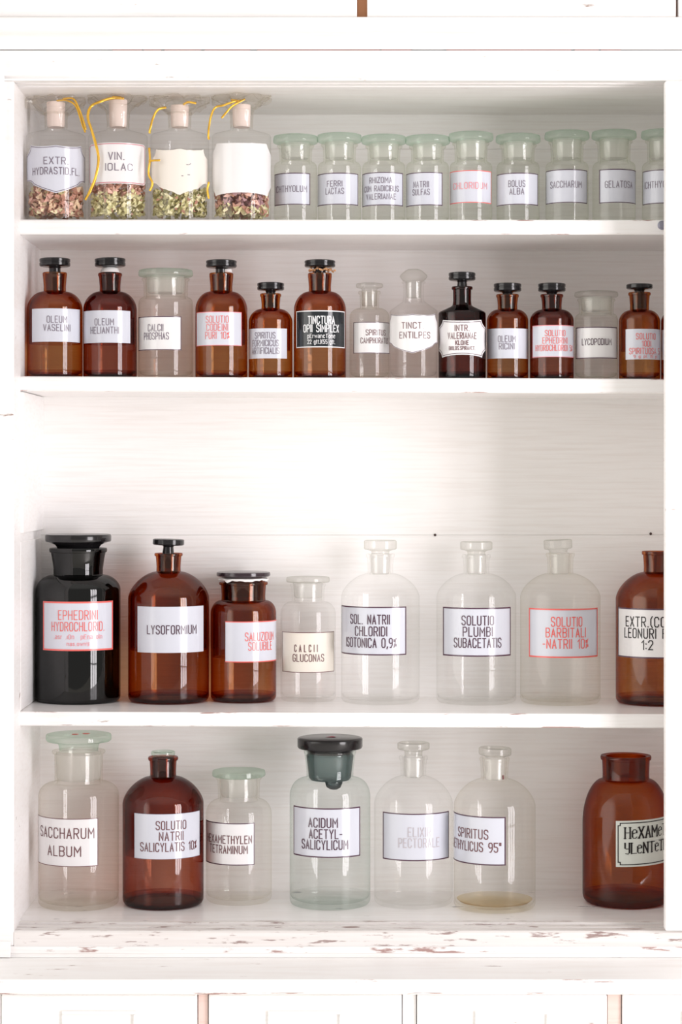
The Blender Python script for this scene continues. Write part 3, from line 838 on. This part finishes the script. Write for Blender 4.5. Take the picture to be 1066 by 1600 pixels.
# ---------------- top shelf: nine lidded jars
G2 = 'lidded clear jars on the top shelf'
def jar1(label, x0, x1, ylid, lab, text, ink=M_inkgrey, bmat=M_ink, ang=None, xs=None, lidw=35, **kw):
    b = Bottle('apothecary_jar', label, 'jar', 's1', x0, x1, .075, G2)
    b.glass(G_jar, None, 264, 254, 25, ylid + 14, 29, corner=5, flare=1.04, lipw=4, exp=(1, .9))
    b.lid(lidw, ylid, ylid + 11.5, 23, 248, G_lid)
    b.label(xs=xs, ang=ang, ys=lab, mat=M_label, border=True, bmat=bmat, bw=1.3, inset=.1, text=text, ink=ink, sw=.55, **kw)
    return b
jar1('leftmost lidded clear jar on the top shelf, next to the bottle with the blank label', 428, 496, 213, (270, 320), (('ICHTHYOLUM', 295, 9.5, 54),), ang=(-72, 41))
jar1('lidded clear jar lettered FERRI LACTAS on the top shelf', 496.5, 564.5, 211, (270, 320), (('FERRI', 287, 8.5, 24), ('LACTAS', 298.5, 9, 29)), xs=(497, 559))
jar1('lidded clear jar with three lines of lettering, RHIZOMA at the top', 566, 634, 213.5, (269, 321), (('RHIZOMA', 281.5, 8.5, 36), ('CUM RADICIBUS', 294.5, 8.5, 60), ('VALERIANAE', 307, 8.5, 50)), xs=(567, 629))
jar1('lidded clear jar lettered NATRII SULFAS on the top shelf', 634.5, 702, 214, (269, 321), (('NATRII', 288, 9, 25), ('SULFAS', 300, 9, 28)), ang=(-80, 43))
jar1('lidded clear jar with a red-framed label and red lettering on the top shelf', 702.5, 769.5, 209, (266, 317), (('CHLORIDUM', 290, 9.5, 58),), ink=M_inkpink, bmat=M_inkred, xs=(704, 767))
jar1('lidded clear jar lettered BOLUS ALBA on the top shelf', 776, 843.5, 212, (270, 320), (('BOLUS', 287, 9.5, 26, 2), ('ALBA', 299, 9.5, 22, 2)), xs=(777, 840))
jar1('lidded clear jar lettered SACCHARUM alone on the top shelf', 852.5, 920, 207, (264.5, 317), (('SACCHARUM', 288, 10, 52),), xs=(854, 917))
jar1('lidded clear jar lettered GELATOSA, its label turned to the right', 926, 993.5, 206, (264, 317), (('GELATOSA', 288, 10, 46),), ang=(-42, 80), tcx=-2)
jar1('lidded clear jar half hidden by the sliding door at the right of the top shelf', 1003.5, 1071, 205, (265, 318), (('ICHTHYOLUM', 288, 10, 56),), ang=(-72, 52))

# ---------------- second shelf
G3 = 'brown glass bottles on the second shelf'
def amber2(label, x0, x1, mat, yb, yn, rn, rl, ylip, stop, group=G3, d=.066, flare=1.1, smat=M_black, cone=False, tilt=0, dx=0, plug=None):
    b = Bottle('apothecary_bottle', label, 'bottle', 's2', x0, x1, d, group)
    b.glass(mat, None, yb, yn, rn, ylip, rl, corner=5, flare=flare, lipw=5, exp=(1.08, 1.06), cone=cone, layers=4)
    if stop:
        rs, y0, y1 = stop
        b.disc_stopper(rs, y0, y1, rn * .52, yn - 3, smat, rp=rn * (plug or .60), tilt=tilt, dx=dx)
    return b
T = lambda *a: a
b = amber2('brown bottle lettered OLEUM VASELINI, at the left end of the second shelf', 42, 129.5, G_amber2, 484, 456, 17, 19, 426, (24, 404, 416.5))
b.label(xs=(51, 124), ys=(482, 534), text=T(('OLEUM', 499, 10, 31), ('VASELINI', 512, 10, 42)), ink=M_inkgrey, sw=.6)
b = amber2('brown bottle lettered OLEUM HELIANTHI on the second shelf', 130, 214, G_red, 484, 456, 16, 18.7, 427, (24, 404, 416.5), tilt=-.02)
b.label(xs=(132, 203), ys=(485, 535.5), text=T(('OLEUM', 503, 10, 30), ('HELIANTHI', 516, 10, 46)), ink=M_inkgrey, sw=.6)
b.lathe_part('paper_slip', [(10, 418), (13, 420), (15, 426), (12, 426), (9, 421)], M_tissue)
CLG = 'clear glass bottles and jars on the second shelf'
b = Bottle('apothecary_jar', 'wide clear jar lettered CALCII PHOSPHAS with a green glass lid', 'jar', 's2', 216, 302, .07, CLG)
b.glass(G_dusty, None, 476, 465, 34, 435, 37.5, corner=5, flare=1.03, lipw=4)
b.lid(42.5, 422, 432.5, 30, 458, G_lid)
b.label(ang=(-78, 34), ys=(494, 547), mat=M_label_w, border=True, bmat=M_ink, bw=1.2, inset=.1, text=T(('CALCII', 512, 10.5, 25), ('PHOSPHAS', 525, 10.5, 42)), ink=M_inkgrey, sw=.6)
b = amber2('brown bottle with a white label of three red lines, ending PURI 10%', 305, 387, G_amber2, 484, 456, 17, 18.5, 427, (24, 407, 418))
b.label(xs=(308, 377), ys=(487, 540), border=True, bmat=M_inkpink, bw=1.0, inset=.1, text=T(('SOLUTIO', 499, 10.5, 36), ('CODEINI', 511.5, 10.5, 34), ('PURI 10%', 524, 10.5, 38)), ink=M_inkred, sw=.55)
b.lathe_part('paper_slip', [(3, 420), (7, 421), (8, 425), (6, 427), (2, 426)], M_tissue, dx=9)
b = amber2('short brown bottle with three grey lines on its label, SPIRITUS at the top', 388.5, 457.5, G_amber2, 503, 483, 14, 16.5, 459, (21, 442, 453.5), plug=.80)
b.label(xs=(389.5, 448), ys=(513, 560), text=T(('SPIRITUS', 524, 9.5, 33), ('FORMICICUS', 536, 9.5, 44), ('ARTIFICIALIS', 548, 9.5, 46)), ink=M_inkgrey, sw=.55)
b = amber2('brown bottle with a black label lettered in white, second shelf', 459, 541, G_amber, 484, 456, 17, 18.5, 427, (24, 407, 417.5))
b.label(xs=(464, 538), ys=(485, 543), mat=M_label_k, border=True, bmat=M_inkwhite, bw=1.6, inset=.1,
        text=T(('TINCTURA', 500, 11.5, 42, 0, M_inkwhite, .9), ('OPII SIMPLEX', 513, 11, 58, 0, M_inkwhite, .9), ('pErwancTone', 525, 6, 44, 0, M_inkwhite, .5), ('22 gtt.|(55 gtt.', 534, 6, 44, 0, M_inkwhite, .5)))
bm = bmesh.new()
pts = [(b.r(15.5 + 2.4 * math.sin(k * 1.9)) * math.sin(2 * PI * k / 40), -b.r(15.5 + 2.4 * math.sin(k * 1.9)) * math.cos(2 * PI * k / 40), b.z(422 + 1.6 * math.sin(k * 1.1))) for k in range(41)]
tube(bm, pts, .0013, 6)
pts = [(b.r(13 + k * 1.6), -b.r(9 + 2 * math.sin(k * 1.3)), b.z(421 + 2.2 * math.sin(k * 1.7) + k * .6)) for k in range(8)]
tube(bm, pts, .0014, 6)
tag(link('string', bm, M_string, b.root), 'tan string wound round the neck')
b = Bottle('apothecary_bottle', 'small clear bottle lettered SPIRITUS CAMPHORATUS on the second shelf', 'bottle', 's2', 546, 609, .075, CLG)
b.glass(G_dusty, None, 496, 482, 14.5, 455, 17.5, corner=5, flare=1.06, lipw=5)
b.disc_stopper(21, 443, 449.5, 12, 478, G_lidclear, rp=12, groove=False)
b.label(xs=(553, 608), ys=(503, 552), mat=M_label_w, border=True, bmat=M_ink, bw=1.0, inset=.1, text=T(('SPIRITUS', 519.5, 8.5, 33, 4), ('CAMPHORATUS', 532, 8.5, 50, 4)), ink=M_inkbrown, sw=.5)
b = Bottle('apothecary_bottle', 'clear bottle with a shield label and a domed glass stopper, second shelf', 'bottle', 's2', 609, 684, .056, CLG)
b.glass(G_clear, None, 487, 472, 16, 440, 18.5, corner=5, flare=1.0, cone=True, lipw=3)
b.lathe_part('stopper', [(0, 420.5), (9, 421), (13, 423), (20, 429), (21.5, 432), (20, 435), (17, 438.5), (13, 440), (12, 441), (11, 465), (0, 466)], G_lidclear)
b.label(xs=(609, 683.5), ys=(489, 552), mat=M_label_w, shape=shield(), border=True, bmat=M_inkgrey, bw=.9, inset=.6, text=T(('TINCT.', 508.5, 9.5, 34), ('ENTILPES', 523.5, 9.5, 50, 4)), ink=M_inkbrown, sw=.6)
b = amber2('dark brown sharp-shouldered bottle with a scalloped white label, second shelf', 685, 759.5, G_dark, 490, 478, 14, 16.5, 448, (21, 426, 438), plug=.80, cone=True, flare=1.02, d=.062)
b.label(xs=(686.5, 758), ys=(499, 558), mat=M_label_w, shape=scroll(), border=True, bmat=M_ink, bw=.9, inset=2.2,
        text=T(('INTR.', 512.5, 9, 22), ('VALERIANAE', 524.5, 9.5, 46), ('KLONE', 535.5, 6.5, 20), ('BIOLOS.SPIRANCT.', 544, 5.5, 42, 0, M_inkbrown, .4)), ink=M_inkbrown, sw=.6)
b = amber2('brown bottle lettered OLEUM RICINI on the second shelf', 760.5, 826, G_amber, 501, 484, 15, 17.8, 460, (21.5, 443, 455.5), plug=.80, d=.075)
b.label(xs=(761.5, 824.5), ys=(513, 560), text=T(('OLEUM', 529.5, 9.5, 27), ('RICINI', 541, 9.5, 24)), ink=M_inkgrey, sw=.55)
b = amber2('red-brown bottle with a white label in red, second line EPHEDRINI, second shelf', 828, 897, G_red, 501, 484, 15, 17.8, 460, (21.5, 443, 455.5), plug=.80)
b.label(xs=(833, 896), ys=(508, 558), border=True, bmat=M_inkpink, bw=.9, inset=.1, text=T(('SOLUTIO', 520.5, 9, 32), ('EPHEDRINI', 532, 9, 40), ('HYDROCHLORIDI 5%', 543.5, 9, 66)), ink=M_inkred, sw=.55)
b = Bottle('apothecary_jar', 'clear jar lettered LYCOPODIUM on the second shelf', 'jar', 's2', 898, 966, .07, CLG)
b.glass(G_jar, None, 502, 491, 26.5, 467, 29.5, corner=5, flare=1.04, lipw=4)
b.lid(34, 456, 464.5, 24, 486, G_lidclear)
b.label(xs=(901, 963.5), ys=(510.5, 560), mat=M_label_w, border=True, bmat=M_ink, bw=1.4, inset=.1, text=T(('LYCOPODIUM', 534, 9.5, 48),), ink=M_ink, sw=.6)
b = amber2('brown bottle lettered in red SPIRITUOSA, at the right end of the second shelf', 967, 1032, G_amber2, 503, 485, 14.5, 17.5, 457, (20.5, 444, 451.5), plug=.80)
b.label(ang=(-41, 80), ys=(514, 561.5), text=T(('SOLUTIO', 525.5, 9, 32), ('10DI', 537, 8.5, 14), ('SPIRITUOSA 5', 548.5, 9, 54), ('4 g pl. |5 pl', 557, 4, 40, 0, M_inkred, .35)), ink=M_inkred, sw=.55)
b = amber2('red-brown bottle almost hidden behind the sliding door, second shelf', 1033, 1100, G_red, 503, 485, 14.5, 17.5, 457, (20.5, 444, 451.5))
b.label(ang=(-76, 20), ys=(514, 561), text=T(('NATRII', 536, 9, 30),), ink=M_inkred, sw=.55)

# ---------------- third shelf
Y3 = 1114
G4 = 'bottles and jars on the third shelf'
def bot3(kind, label, cat, x0, x1, ybase, row='s3', group=G4, yfront=None):
    R = (x1 - x0) / 2
    yf = yfront or {'s3': 1112 + 4 * ((x0 + x1) / 2 - 30) / 1010, 's4': 1438}[row]
    return Bottle(kind, label, cat, row, x0, x1, min(d_row(yf, ybase, R), D - .0040 - R * S * 1.075), group)
b = bot3('apothecary_jar', 'large black glass jar with a red-framed label, at the left end of the third shelf', 'jar', 56, 188.5, 1097)
b.glass(G_black, None, 921, 898, 38, 856, 45, corner=8, flare=1.12, lipw=7, exp=(1.1, 1.1))
b.lathe_part('lid', [(0, 834), (47, 834), (50.5, 835), (51.5, 837), (51.5, 844), (50.5, 846), (46, 847), (36, 851), (33, 855), (32, 862), (31, 889), (0, 890)], M_black)
b.label(xs=(69, 175), ys=(940, 1017), border=True, bmat=M_inkred, bw=2.6, inset=0, text=T(('EPHEDRINI', 961, 14, 62), ('HYDROCHLORID.', 979, 13.5, 86), ('.asr .i0n  pEna oln', 995, 6.5, 78, 0, M_inkpink, .5), ('nas.owny', 1006, 5.5, 34, 0, M_inkpink, .5)), ink=M_inkred, sw=.75)
b = bot3('apothecary_bottle', 'large brown bottle with a plain white one-word label, right of the black jar', 'bottle', 200, 327, 1098)
b.glass(G_amber, None, 934, 893, 18.5, 864, 22, corner=9, layers=4, flare=1.08, lipw=5, exp=(1.25, 1.25))
b.disc_stopper(24.5, 842, 851.5, 8, 888, M_black, rp=12, tilt=.03, groove=False)
b.label(xs=(216, 317), ys=(948, 1020), text=T(('LYSOFORMIUM', 984, 13, 81, 1),), ink=M_ink, sw=.9)
b = bot3('apothecary_jar', 'squat brown jar with a flat dark lid and a label lettered in red', 'jar', 329, 432, 1094)
b.glass(G_amber, None, 958, 938, 34, 909, 38, corner=8, layers=4, flare=1.04, lipw=5)
lid = b.lathe_part('lid', [(0, 892.5), (38, 893), (41.5, 894), (42, 896), (42, 899), (40, 900.5), (32, 902), (30, 905), (29, 932), (0, 933)], M_purple)
bm = bmesh.new()
ring = []
for k in range(61):
    a = 2 * PI * k / 60; q = noise.noise(Vector((math.cos(a) * 3, math.sin(a) * 3, 2)))
    ring.append((math.sin(a), -math.cos(a), q))
prev = None
for sx, cy2, q in ring:
    ro, ri = b.r(38.5 + 3 * q), b.r(33)
    row_ = [bm.verts.new((sx * ri, cy2 * ri, b.z(902.5))), bm.verts.new((sx * ro, cy2 * ro, b.z(903.5 + 2 * q))), bm.verts.new((sx * (ro + .0004), cy2 * (ro + .0004), b.z(906.5 + 6 * q)))]
    if prev:
        for i in (0, 1): bm.faces.new((prev[i], prev[i + 1], row_[i + 1], row_[i]))
    prev = row_
tag(link('paper_liner', bm, M_tissue, lid), 'crumpled white paper under the lid')
b.label(xs=(353, 431.8), ys=(971, 1035), border=True, bmat=M_inkred, bw=1.6, inset=0, sides=False, text=T(('SALUZIDUM', 995, 12.5, 54, 4), ('SOLUBILE', 1010, 12.5, 44, 4)), ink=M_inkred, sw=.7)
b = bot3('apothecary_jar', 'clear jar with a cream label lettered by hand, third shelf', 'jar', 438, 525, 1093)
b.glass(G_clear, None, 960, 940, 25, 912, 28, corner=7, flare=1.04, lipw=4)
b.lid(34, 901, 910, 23, 934, G_lidclear)
b.label(xs=(442, 521.5), ys=(988, 1051), mat=M_label_c, border=True, bmat=M_inkbrown, bw=1.0, inset=0, text=T(('C A L C I I', 1013, 10.5, 36, -4), ('GLUCONAS', 1028, 11, 50, 0)), ink=M_inkbrown, sw=.7)
def big(label, x0, x1, ybase, gmat, lip, neck, stop, row='s3', tilt=0, dx=0, smat=G_lidclear, yb=932, yn=896, rn=19.5, rl=22.5, plug=True, exp=(1.25, 1.25)):
    b = bot3('apothecary_bottle', label, 'bottle', x0, x1, ybase, row, G4 if row == 's3' else G5)
    b.glass(gmat, None, yb, yn, rn, lip, rl, corner=8, flare=1.06, lipw=6, exp=exp)
    if stop:
        rs, y0, y1 = stop
        st = b.lathe_part('stopper', [(0, y0 + 1.5), (rs - 5, y0 + 1), (rs - 2, y0), (rs, y0 + 1.5), (rs, y1 - 2), (rs - 1.5, y1 - .5), (rs - 6, y1), (rn * .72, y1 + 2.5), (rn * .70, lip)], smat, dx=dx, tilt=tilt)
        b.lathe_part('plug', [(rn * .70, lip - .5), (rn * .80, lip + 2), (rn * .72, yn - 1), (rn * .6, yn + 1), (0, yn + 1)], G_frost, st)
    return b
b = big('large clear bottle lettered SOL. NATRII CHLORIDI on the third shelf', 533, 656, 1098, G_clear, 865, 0, (25.5, 844, 859))
b.label(xs=(534.5, 634), ys=(948, 1024), mat=M_label, border=True, bmat=M_ink, bw=2.0, inset=0, text=T(('SOL. NATRII', 968, 14, 66, 2), ('CHLORIDI', 986.5, 14, 52, 5), ('ISOTONICA 0,9%', 1004.5, 14, 88, 2)), ink=M_ink, sw=.95)
b = big('large clear bottle lettered SOLUTIO PLUMBI SUBACETATIS, middle of three alike', 682, 807, 1099, G_clear, 866, 0, (25, 846, 859.5))
b.label(xs=(693.5, 797), ys=(949.5, 1026), mat=M_label, border=True, bmat=M_ink, bw=2.2, inset=0, text=T(('SOLUTIO', 969.5, 14, 50, 1), ('PLUMBI', 987, 14, 46, 1), ('SUBACETATIS', 1004.5, 14, 77, 1)), ink=M_ink, sw=.95)
b = big('large clear bottle with a red-framed label and red lettering, third shelf', 813, 938.5, 1101, G_warm, 864, 0, (22, 843, 858), dx=-4, tilt=-.05)
b.label(xs=(828, 932.5), ys=(951, 1028), mat=M_label, border=True, bmat=M_inkred, bw=2.4, inset=0, text=T(('SOLUTIO', 971.5, 14, 49, 2), ('BARBITALI', 988.5, 14, 64, 1), ('-NATRII 10%', 1006, 14, 74, 1)), ink=M_inkred, sw=.95)
b = bot3('apothecary_bottle', 'large brown unstoppered bottle partly behind the sliding door, third shelf', 'bottle', 962.5, 1089, 1103)
b.glass(G_amber2, None, 935, 894, 19, 861, 22.5, corner=9, layers=4, flare=1.08, lipw=6, exp=(1.25, 1.25))
b.label(ang=(-68, 68), ys=(951, 1029), mat=M_label_w, border=True, bmat=M_ink, bw=2.2, inset=0, text=T(('EXTR.(CONC.)', 972, 15, 96, -4), ('LEONURI FLUIDI', 990, 14.5, 104, -3), ('1:2', 1008, 14, 17, -14)), ink=M_inkblack, sw=1.0)

# ---------------- bottom shelf
G5 = 'bottles and jars on the bottom shelf'
b = bot3('apothecary_jar', 'big clear jar lettered SACCHARUM ALBUM, at the left end of the bottom shelf', 'jar', 60, 186, 1424.5, 's4', G5)
b.glass(G_dusty, None, 1243, 1222, 37, 1172, 41.5, corner=8, flare=1.02, lipw=5, exp=(.85, 1), floor=7)
lid = b.lathe_part('lid', [(0, 1146), (46, 1146), (50, 1147), (51, 1149), (51, 1155), (49, 1157.5), (40, 1158), (34, 1160), (31, 1164), (30, 1173)], G_lid)
b.lathe_part('plug', [(30, 1173.5), (36, 1177), (34, 1214), (31, 1218), (0, 1218)], G_frost, lid)
bm = bmesh.new()
for cx_, cy_, w_ in ((-4, -14, 5.5), (12, -5, 6)):
    vs = [bm.verts.new((b.r(cx_ + w_ * math.cos(a) * (1 + .2 * math.sin(3 * a))), b.r(cy_ + w_ * 1.2 * math.sin(a)), b.z(1145.6))) for a in [2 * PI * k / 10 for k in range(10)]]
    bm.faces.new(vs)
link('sticker', bm, M_sticker, lid, False)
b.label(ang=(-82, 28), ys=(1279, 1354), mat=M_label_w, border=True, bmat=M_inkbrown, bw=1.1, inset=0, text=T(('SACCHARUM', 1302, 15.5, 98, 5), ('ALBUM', 1330, 15, 56, 5)), ink=M_inkbrown, sw=.95)
b = bot3('apothecary_bottle', 'large brown bottle lettered SOLUTIO NATRII SALICYLATIS on the bottom shelf', 'bottle', 191.5, 318.5, 1423, 's4', G5)
b.glass(G_red, None, 1254, 1213, 20, 1182, 23.5, corner=9, layers=5, flare=1.05, lipw=6, exp=(1.25, 1.25))
b.lathe_part('stopper', [(0, 1175.5), (14, 1176), (17, 1173.5), (18.5, 1174.5), (18.5, 1179), (16.5, 1181), (14, 1184), (13, 1205), (0, 1206)], G_lid)
b.label(xs=(211, 311), ys=(1271.5, 1342.5), mat=M_label, border=True, bmat=M_inkgrey, bw=.6, inset=0, text=T(('SOLUTIO', 1289.5, 13, 48, 3), ('NATRII', 1306.5, 13, 38, 3), ('SALICYLATIS 10%', 1323.5, 13, 96, 1)), ink=M_inkbrown, sw=.85)
b = bot3('apothecary_jar', 'clear jar with its label turned left, beside the large brown bottle on the bottom shelf', 'jar', 321.5, 425, 1416, 's4', G5)
b.glass(G_warm, None, 1272, 1249, 32, 1213, 36, corner=8, flare=1.05, lipw=4, floor=7)
b.lid(41.5, 1203, 1213, 29, 1244, G_lid)
b.label(ang=(-80, 28), ys=(1286, 1352), mat=M_label_w, border=True, bmat=M_ink, bw=1.6, inset=0, text=T(('HEXAMETHYLEN', 1312, 12, 82, 3), ('TETRAMINUM', 1327.5, 12, 66, 4)), ink=M_inkbrown, sw=.8)
b = bot3('apothecary_jar', 'greenish clear jar with a large black lid, middle of the bottom shelf', 'jar', 452.5, 579, 1423, 's4', G5)
b.glass(G_green, None, 1244, 1215, 36, 1172, 41, corner=8, flare=1.11, lipw=4, exp=(.85, 1), floor=8)
lid = b.lathe_part('lid', [(0, 1151), (45, 1151.5), (49.5, 1152.5), (51, 1154), (51, 1166), (49.5, 1168.5), (44, 1169.5), (36, 1171), (35, 1176), (34.5, 1177)], M_black)
b.lathe_part('plug', [(34.5, 1177.2), (37, 1180), (33, 1214), (30, 1218), (0, 1218)], glass('smoky_ground_glass', (.50, .58, .58), haze=.30, haze_col=(.25, .31, .31, 1), rough=.1), lid)
b.lathe_part('plug', [(13, 1218.5), (14, 1222), (11, 1230), (6, 1233), (0, 1234)], glass('smoky_glass', (.35, .40, .41), haze=.2, haze_col=(.2, .22, .22, 1)), lid, dx=6, tilt=.05)
bm = bmesh.new()
vs = [bm.verts.new((b.r(x_), b.r(y_), b.z(1150.6))) for x_, y_ in ((-8, -8), (6, -12), (10, -4), (3, 6), (-2, -3))]
bm.faces.new(vs); link('sticker', bm, M_sticker_p, lid, False)
b.label(xs=(460, 562), ys=(1262.5, 1340), mat=M_label, border=True, bmat=M_ink, bw=2.0, inset=0, text=T(('ACIDUM', 1285.5, 14, 46, -3), ('ACETYL-', 1303, 14, 52, 1), ('SALICYLICUM', 1320, 14, 76, -1)), ink=M_ink, sw=1.0)
b = big('large clear bottle with nearly faded lettering in a dark frame, bottom shelf', 584.5, 708, 1421.5, G_clear, 1181, 0, (25, 1160, 1171), 's4', yb=1254, yn=1213, rn=19.5, rl=22.5)
b.label(xs=(599.5, 700.5), ys=(1271, 1345), mat=M_label, border=True, bmat=M_ink, bw=1.8, inset=0, text=T(('ELIXIR', 1300, 14, 36, 3, M_inkfade), ('PECTORALE', 1317, 14, 66, 3, M_inkfade)), ink=M_inkfade, sw=.8)
b = big('large clear bottle with its label turned left and tan residue inside, bottom shelf', 709, 837, 1428.5, G_warm, 1183, 0, (25.5, 1168, 1180), 's4', yb=1258, yn=1217, rn=21, rl=23.5, smat=G_lidclear, dx=1, tilt=.03)
pyb = HY + (EYE - b.zb) / b.k
b.lathe_part('residue', [(0, pyb - 8.5), (40, pyb - 8), (55, pyb - 9.5), (59, pyb - 13)], G_residue)
bm = bmesh.new()
rr = b.rN - b.r(3.4)
tube(bm, [(rr * math.sin(a) * .98, -rr * math.cos(a) * .98, b.z(y_)) for a, y_ in ((.80, 1210), (.82, 1213), (.84, 1216))], .0012, 8)
link('drip', bm, M_stain, b.root)
b.label(ang=(-92, 15.5), ys=(1276, 1352), mat=M_label, border=True, bmat=M_ink, bw=2.0, inset=0, text=T(('SPIRITUS', 1304, 14, 58, 4), ('AETHYLICUS 95*', 1324, 14, 102, 2)), ink=M_inkbrown, sw=.95)
b = bot3('apothecary_jar', 'big open brown jar with an old hand-lettered label, partly behind the sliding door', 'jar', 910.5, 1046, 1421.5, 's4', G5)
b.glass(glass('old_brown_glass', (0.71, 0.345, 0.13), refl=.9, rough=.06, haze=.03, haze_col=(.4, .15, .06, 1), power=.9), None, 1284, 1217, 36, 1180, 39.5, corner=13, flare=1.03, lipw=7, exp=(1.12, 1.04), wall=6, floor=9, layers=1)
b.label(ang=(-13, 103), ys=(1280, 1352), mat=M_label_g, slope=.04)
lab = [c for c in b.root.children if c.name.startswith('label')][0]
# hand-drawn frame and broad-nib letters with small slab serifs
R_ = b.r(b.R); df_ = b.d - R_ * .95; kf_ = sc_at(df_)
z0_, z1_ = Z(1352, df_) - b.zb, Z(1280, df_) - b.zb; zc_ = (z0_ + z1_) / 2; ac_ = math.radians(45); hw_ = R_ * math.radians(58)
pf_ = lambda off: (lambda x, z: ((R_ + off) * math.sin(b.th0 + ac_ + x / R_), -(R_ + off) * math.cos(b.th0 + ac_ + x / R_), zc_ + z + .04 * x))
bm = bmesh.new(); hz_ = (z1_ - z0_) / 2
fr = [(x * (hw_ - .0030), z * (hz_ - .0030)) for x, z in notched(.05, .12)]
ribbons(fr + [fr[0]], .0006, pf_(.0006), bm, .003); link('border', bm, M_inkblack, lab)
bm = bmesh.new()
def nib(string, x_left, zbase, h):
    x = x_left
    for ch in string:
        w, s = GLY[ch]; gw_ = w * .46 * h
        for pl in arcpts(s):
            for a, c in zip(pl[:-1], pl[1:]):
                vert = abs(c[1] - a[1]) > abs(c[0] - a[0]) * .8
                ribbons([(x + a[0] * gw_, zbase + a[1] * h), (x + c[0] * gw_, zbase + c[1] * h)], .00105 if vert else .0005, pf_(.0008), bm)
            if ch in 'HXAMLNTRFK':
                for e in (pl[0], pl[-1]):
                    if e[1] in (0.0, 1.0): ribbons([(x + e[0] * gw_ - .0016, zbase + e[1] * h), (x + e[0] * gw_ + .0016, zbase + e[1] * h)], .00045, pf_(.0008), bm)
        x += gw_ + .21 * h
kx_ = lambda px: R_ * (asin_c((px - b.cx) / b.R) - ac_)
nib('HeXAMeTH', kx_(977), Z(1310, df_) - b.zb - zc_ + .002, 17 * kf_)
nib('yLeNTeTRA', kx_(977), Z(1333.5, df_) - b.zb - zc_ + .002, 16 * kf_)
link('lettering', bm, M_inkblack, lab)
